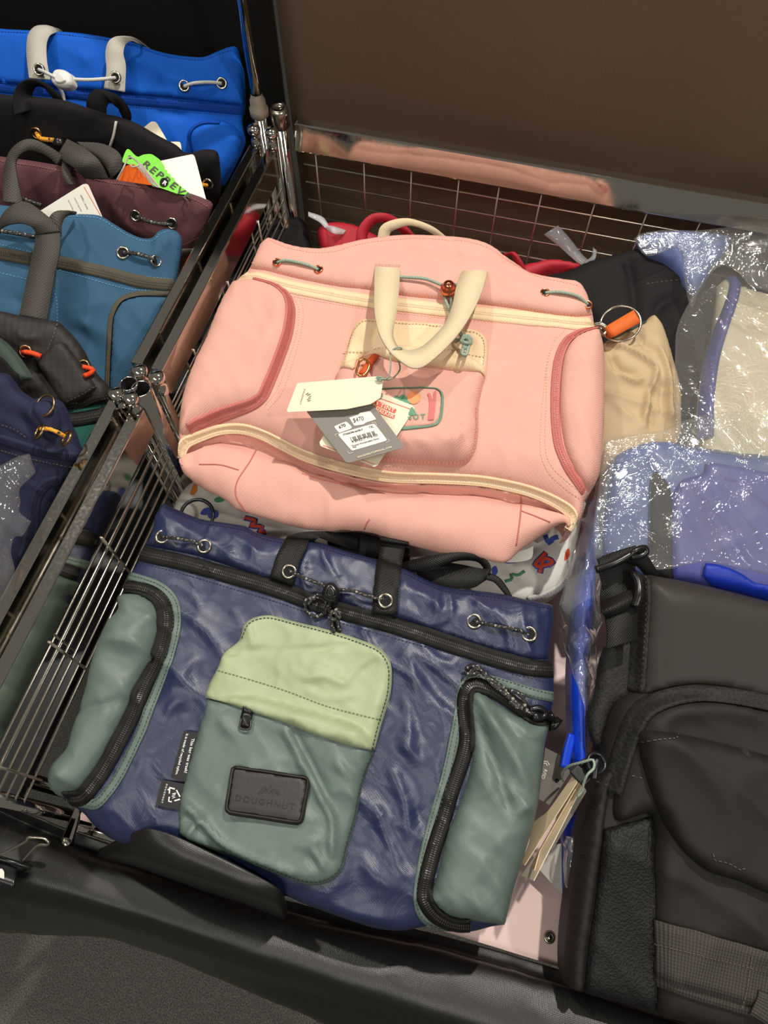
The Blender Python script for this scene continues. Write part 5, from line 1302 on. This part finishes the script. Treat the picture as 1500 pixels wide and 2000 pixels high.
# black bag, khaki bag, wrapped bags
M['blacksoft'] = fabric('soft_black_cloth', (22, 20, 21), .7, 700, .2, .1, .2)
SA = Surf((1060, 545, .858), (1330, 485, .892), (1240, 720, .842))
kb2 = thing('soft_black_bag', 'matt black cloth bag with a folded-over top behind the khaki one', 'bag', V(1220, 600, .76))
SA.creases('1220,500 1235,580 1240,640|14 -.005; 1290,540 1340,560|10 .003; 1270,640 1290,600 1330,590|16 -.006; 1150,560 1170,600|18 .004')
sheet('body', SA, '1040,560! 1060,541 1100,533 1150,512 1200,498 1240,487 1332,478! 1346,520 1356,570 1372,565 1398,556! 1388,640 1372,720 1362,800 1360,860! 1330,870! 1165,860! 1150,640 1060,620', M['blacksoft'], kb2, amp=.012, w=.02, thick=.01, flat_bottom=True, wr=lambda q: (crumple(q, 12, 151)-.4)*.006)
stitches(SA, '1265,555 1300,550 1345,545', M['bstitch'], kb2, gap=.003)
M['khaki'] = fabric('khaki_cloth', (190, 166, 130), .65, 800, .2, .06, .35)
SH = Surf((1190, 670, .874), (1300, 660, .874), (1200, 860, .860))
SH.creases('1185,685 1215,700 1255,725 1268,745 1255,790 1248,840|7 .010; 1180,700 1200,735 1240,750|9 -.008; 1195,745 1230,760 1250,755|6 .006; 1275,690 1290,740 1300,790 1298,840|7 .008; 1262,760 1268,800 1262,850|5 -.006; 1285,760 1282,830|5 -.005; 1225,650 1250,690 1275,700|10 -.006; 1185,790 1215,820 1245,840|12 .005; 1305,720 1312,800|6 -.005')
kh = thing('khaki_bag', 'crumpled khaki cloth bag with an orange tab squeezed beside the pink backpack', 'bag', V(1240, 760, .76))
sheet('body', SH, '1150,690! 1184,668 1206,652 1258,630 1273,618 1291,636 1302,665 1317,717 1328,761 1330,812 1328,850 1310,880 1250,890 1190,930 1160,940!', M['khaki'], kh, amp=.014, w=.02, thick=.012, flat_bottom=True, wr=lambda q: (crumple(q, 14, 161, 1.3)-.4)*.010, res=.0028)
ribbon('trim', SH, '1190,664 1225,648 1258,631', .004, M['greygreen'], kh, off=.002, crown=.001)
M['orangetab'] = fabric('orange_webbing', (232, 110, 44), .6, 700, .5, .15, .3, kind='rib')
strip('tab', '1182,642,.898 1188,636,.906 1236,607,.908', '1190,661,.896 1202,656,.904 1250,630,.904', M['orangetab'], kh, .004, 24)
ring('ring', V(1212, 632, .900), (-.2, -.3, 1), .021, .0014, M['steel'], kh)
tube('clasp', [V(1160, 636, .90), V(1175, 634, .902), V(1186, 644, .90), V(1178, 655, .898)], .003, M['steel'], kh)

M['cream2'] = plain('ivory_coated_cloth', (218, 206, 180), .5, bump=.03)
M['violet'] = fabric('violet_blue_cloth', (72, 74, 148), .5, 700, .2, .1, .5)
SI2 = Surf((1440, 540, .880), (1500, 552, .880), (1400, 870, .868))
iv = thing('ivory_bag', 'flat ivory bag with violet blue edging inside clear plastic', 'bag', V(1450, 700, .76))
sheet('body', SI2, '1400,560! 1424,538 1442,538 1500,551 1740,610! 1740,1045! 1366,920! 1372,850 1366,800 1376,720 1395,640', M['cream2'], iv, amp=.01, w=.012, thick=.008, flat_bottom=True, wr=lambda q: (crumple(q, 8, 171)-.4)*.005)
ribbon('edging', SI2, '1428,538 1434,560 1426,595 1404,655 1388,715 1378,800 1374,860', .0125, M['violet'], iv, off=.003, crown=.003)
M['slate'] = fabric('slate_blue_cloth', (88, 104, 158), .5, 700, .2, .08, .5)
SJ = Surf((1250, 470, .900), (1420, 470, .910), (1350, 560, .885))
sb = thing('slate_blue_bag', 'slate blue bag in clear plastic at the back, behind the matt black bag', 'bag', V(1340, 500, .76))
sheet('body', SJ, '1244,470 1250,462 1270,458 1320,453 1380,456 1428,468 1410,510 1385,540 1362,580 1340,580 1300,520 1262,500', M['slate'], sb, amp=.014, w=.014, thick=.008, flat_bottom=True, wr=lambda q: (crumple(q, 16, 181)-.4)*.006)
SJ2 = Surf((1440, 470, .905), (1520, 470, .905), (1460, 560, .89))
o = sheet('dark_grey_bag', SJ2, '1415,480 1450,458 1500,455 1740,505! 1740,645! 1480,570 1430,545', M['bsmooth'], None, amp=.014, w=.014, thick=.008, flat_bottom=True, wr=lambda q: (crumple(q, 16, 191)-.4)*.008)
tag(o, 'glossy dark grey bag at the back corner behind the ivory one', 'bag')
o = sheet('clear_plastic_sleeve', Surf((1250, 470, .918), (1420, 465, .928), (1350, 560, .905)), '1238,466! 1252,456 1300,449 1360,450 1420,444 1480,440 1740,495! 1740,625! 1470,560 1440,530 1405,520 1370,560 1350,600 1335,540 1325,485 1265,500', M['film'], None, thick=.0006, layer=False, wr=lambda q: (crumple(q, 24, 201)-.3)*.008, w=.01, res=.003)
tag(o, 'clear plastic sleeve over the slate blue bag at the back rail', 'plastic sleeve')
o = sheet('clear_plastic_sleeve', Surf((1440, 540, .908), (1500, 552, .908), (1400, 870, .896)), '1424,470! 1440,500 1460,498 1482,508 1495,530 1740,605! 1740,995! 1440,890 1380,880 1322,860 1319,760 1319,690 1323,640 1345,592 1375,545 1405,492', M['film'], None, thick=.0006, layer=False, wr=lambda q: (crumple(q, 24, 211)-.3)*.009, w=.01, res=.003)
tag(o, 'large clear plastic sleeve over the ivory bag with violet edging', 'plastic sleeve')

M['paleblue'] = fabric('pale_blue_cloth', (78, 96, 152), .5, 700, .2, .06, .5)
M['lilac'] = plain('lilac_blue_cloth', (72, 74, 146), .5, bump=.03)
M['darkfelt'] = fabric('dark_felt', (54, 52, 54), .9, 700, .6, .3, .1, kind='voronoi')
SW = Surf((1200, 900, .876), (1500, 900, .884), (1260, 1100, .862))
wb = thing('lilac_blue_bag', 'lilac blue padded bag with a dark felt strip inside clear plastic', 'bag', V(1340, 1000, .76))
sheet('body', SW, '1186,910 1207,888 1243,871 1280,863 1353,873 1427,884 1500,892 1740,945! 1740,1245! 1440,1165 1300,1140 1240,1128 1180,1130! 1168,1090 1170,1020 1178,950', M['paleblue'], wb, amp=.014, w=.02, thick=.010, flat_bottom=True, wr=lambda q: (crumple(q, 12, 221)-.4)*.007)
sheet('panel', SW, '1308,975! 1330,940 1370,928 1380,905 1740,970! 1740,1240! 1440,1163 1308,1140!', M['lilac'], wb, amp=.006, w=.008, off=.002)
sheet('felt_strip', SW, '1268,976 1272,928 1290,938 1302,956 1307,983 1307,1138! 1266,1128!', M['darkfelt'], wb, amp=.003, w=.004, off=.007)
sheet('blue_lining', SW, '1374,1103! 1400,1106 1440,1121 1470,1140 1500,1146 1740,1205! 1740,1245! 1440,1162 1400,1152 1370,1128!', M['royal'], wb, amp=.001, w=.005, off=.004)
FS = Surf((1200, 900, .912), (1500, 900, .920), (1260, 1100, .896))
o = sheet('clear_plastic_sleeve', FS, '1180,862! 1243,848 1298,840 1335,822 1390,808 1445,804 1500,811 1740,865! 1740,1177! 1500,1122 1440,1108 1374,1098 1300,1112 1240,1108 1210,1080 1160,1090! 1160,1020 1170,950', M['film'], None, thick=.0006, layer=True, wr=lambda q: (crumple(q, 24, 231)-.3)*.010, w=.01, res=.0028)
tag(o, 'big clear plastic sleeve over the lilac blue bag, above the black backpack', 'plastic sleeve')
text(FS, 'noit', (1437, 902), (1459, 908), M['whiteink'], o, 1, 1, .0, .001)

# red bag, straps and ties at the back
M['red'] = fabric('red_cloth', (176, 26, 44), .6, 800, .3, .15, .4)
SE = Surf((620, 440, .84), (1140, 530, .84), (700, 500, .83))
rd = thing('red_bag', 'red cloth bag with a looped strap behind the pink backpack', 'bag', V(850, 500, .76))
sheet('body', SE, '620,452 650,436 690,440 714,450 760,470 900,490 1000,520 1034,516 1071,508 1110,512 1146,522! 1120,532 1071,534 1000,560 700,520 640,500', M['red'], rd, amp=.012, w=.014, thick=.04, flat_bottom=True)
strip('strap', '694,478,.86 699,447,.875 721,421,.885 751,416,.885 780,429,.875 811,460,.86', '716,478,.86 719,455,.868 732,438,.874 750,434,.875 768,442,.868 792,462,.855', M['red'], rd, .002, 50)
strip('strap', '983,497,.85 1003,492,.86 1018,508,.855 1032,535,.84', '988,500,.848 998,498,.855 1006,512,.85 1014,532,.84', M['red'], rd, .002, 30)
o = strip('cream_webbing_loop', '736,475,.885 743,443,.898 769,429,.904 802,427,.902 846,443,.893 884,474,.87', '760,475,.882 762,455,.892 776,447,.896 802,441,.896 838,453,.888 868,476,.868', M['creamweb'], None, .002, 60)
tag(o, 'cream webbing loop arching behind the top of the pink backpack', 'strap')
o = sheet('dark_cloth_bag', Surf((540, 430, .83), (600, 440, .83), (560, 490, .82)), '530,435 560,425 592,430 600,460 604,500 540,500 515,485', M['blacksoft'], None, amp=.01, w=.012, thick=.04, flat_bottom=True, wr=lambda q: (crumple(q, 20, 251)-.4)*.01)
tag(o, 'crumpled black cloth tucked in the back corner by the post', 'cloth')
M['tie'] = film('frosted_strip', .45, (220, 220, 225), gloss=.3)
for a, b, lb in (('602,414,.86 630,424,.855 642,440,.85', '602,422,.86 624,434,.855 636,446,.85', 'frosted plastic tie knotted on the grid above the red bag'),
                 ('1062,458,.862 1090,480,.852 1132,516,.842 1150,520,.842', '1090,440,.872 1110,462,.862 1140,500,.848 1156,512,.845', 'frosted plastic tie knotted on the grid behind the matt black bag')):
    o = strip('plastic_tie', a, b, M['tie'], None, .0012, 24); tag(o, lb, 'tie')
for pts, par in ((('636,440,.85 650,442,.86 676,450,.85', '638,448,.85 652,456,.86 670,458,.85'), COL.objects['plastic_tie']), (('1140,512,.845 1156,500,.855 1158,482,.86', '1150,520,.842 1162,506,.855 1166,490,.86'), COL.objects['plastic_tie.001'])):
    strip('loose_end', pts[0], pts[1], M['tie'], par, .0012, 16)
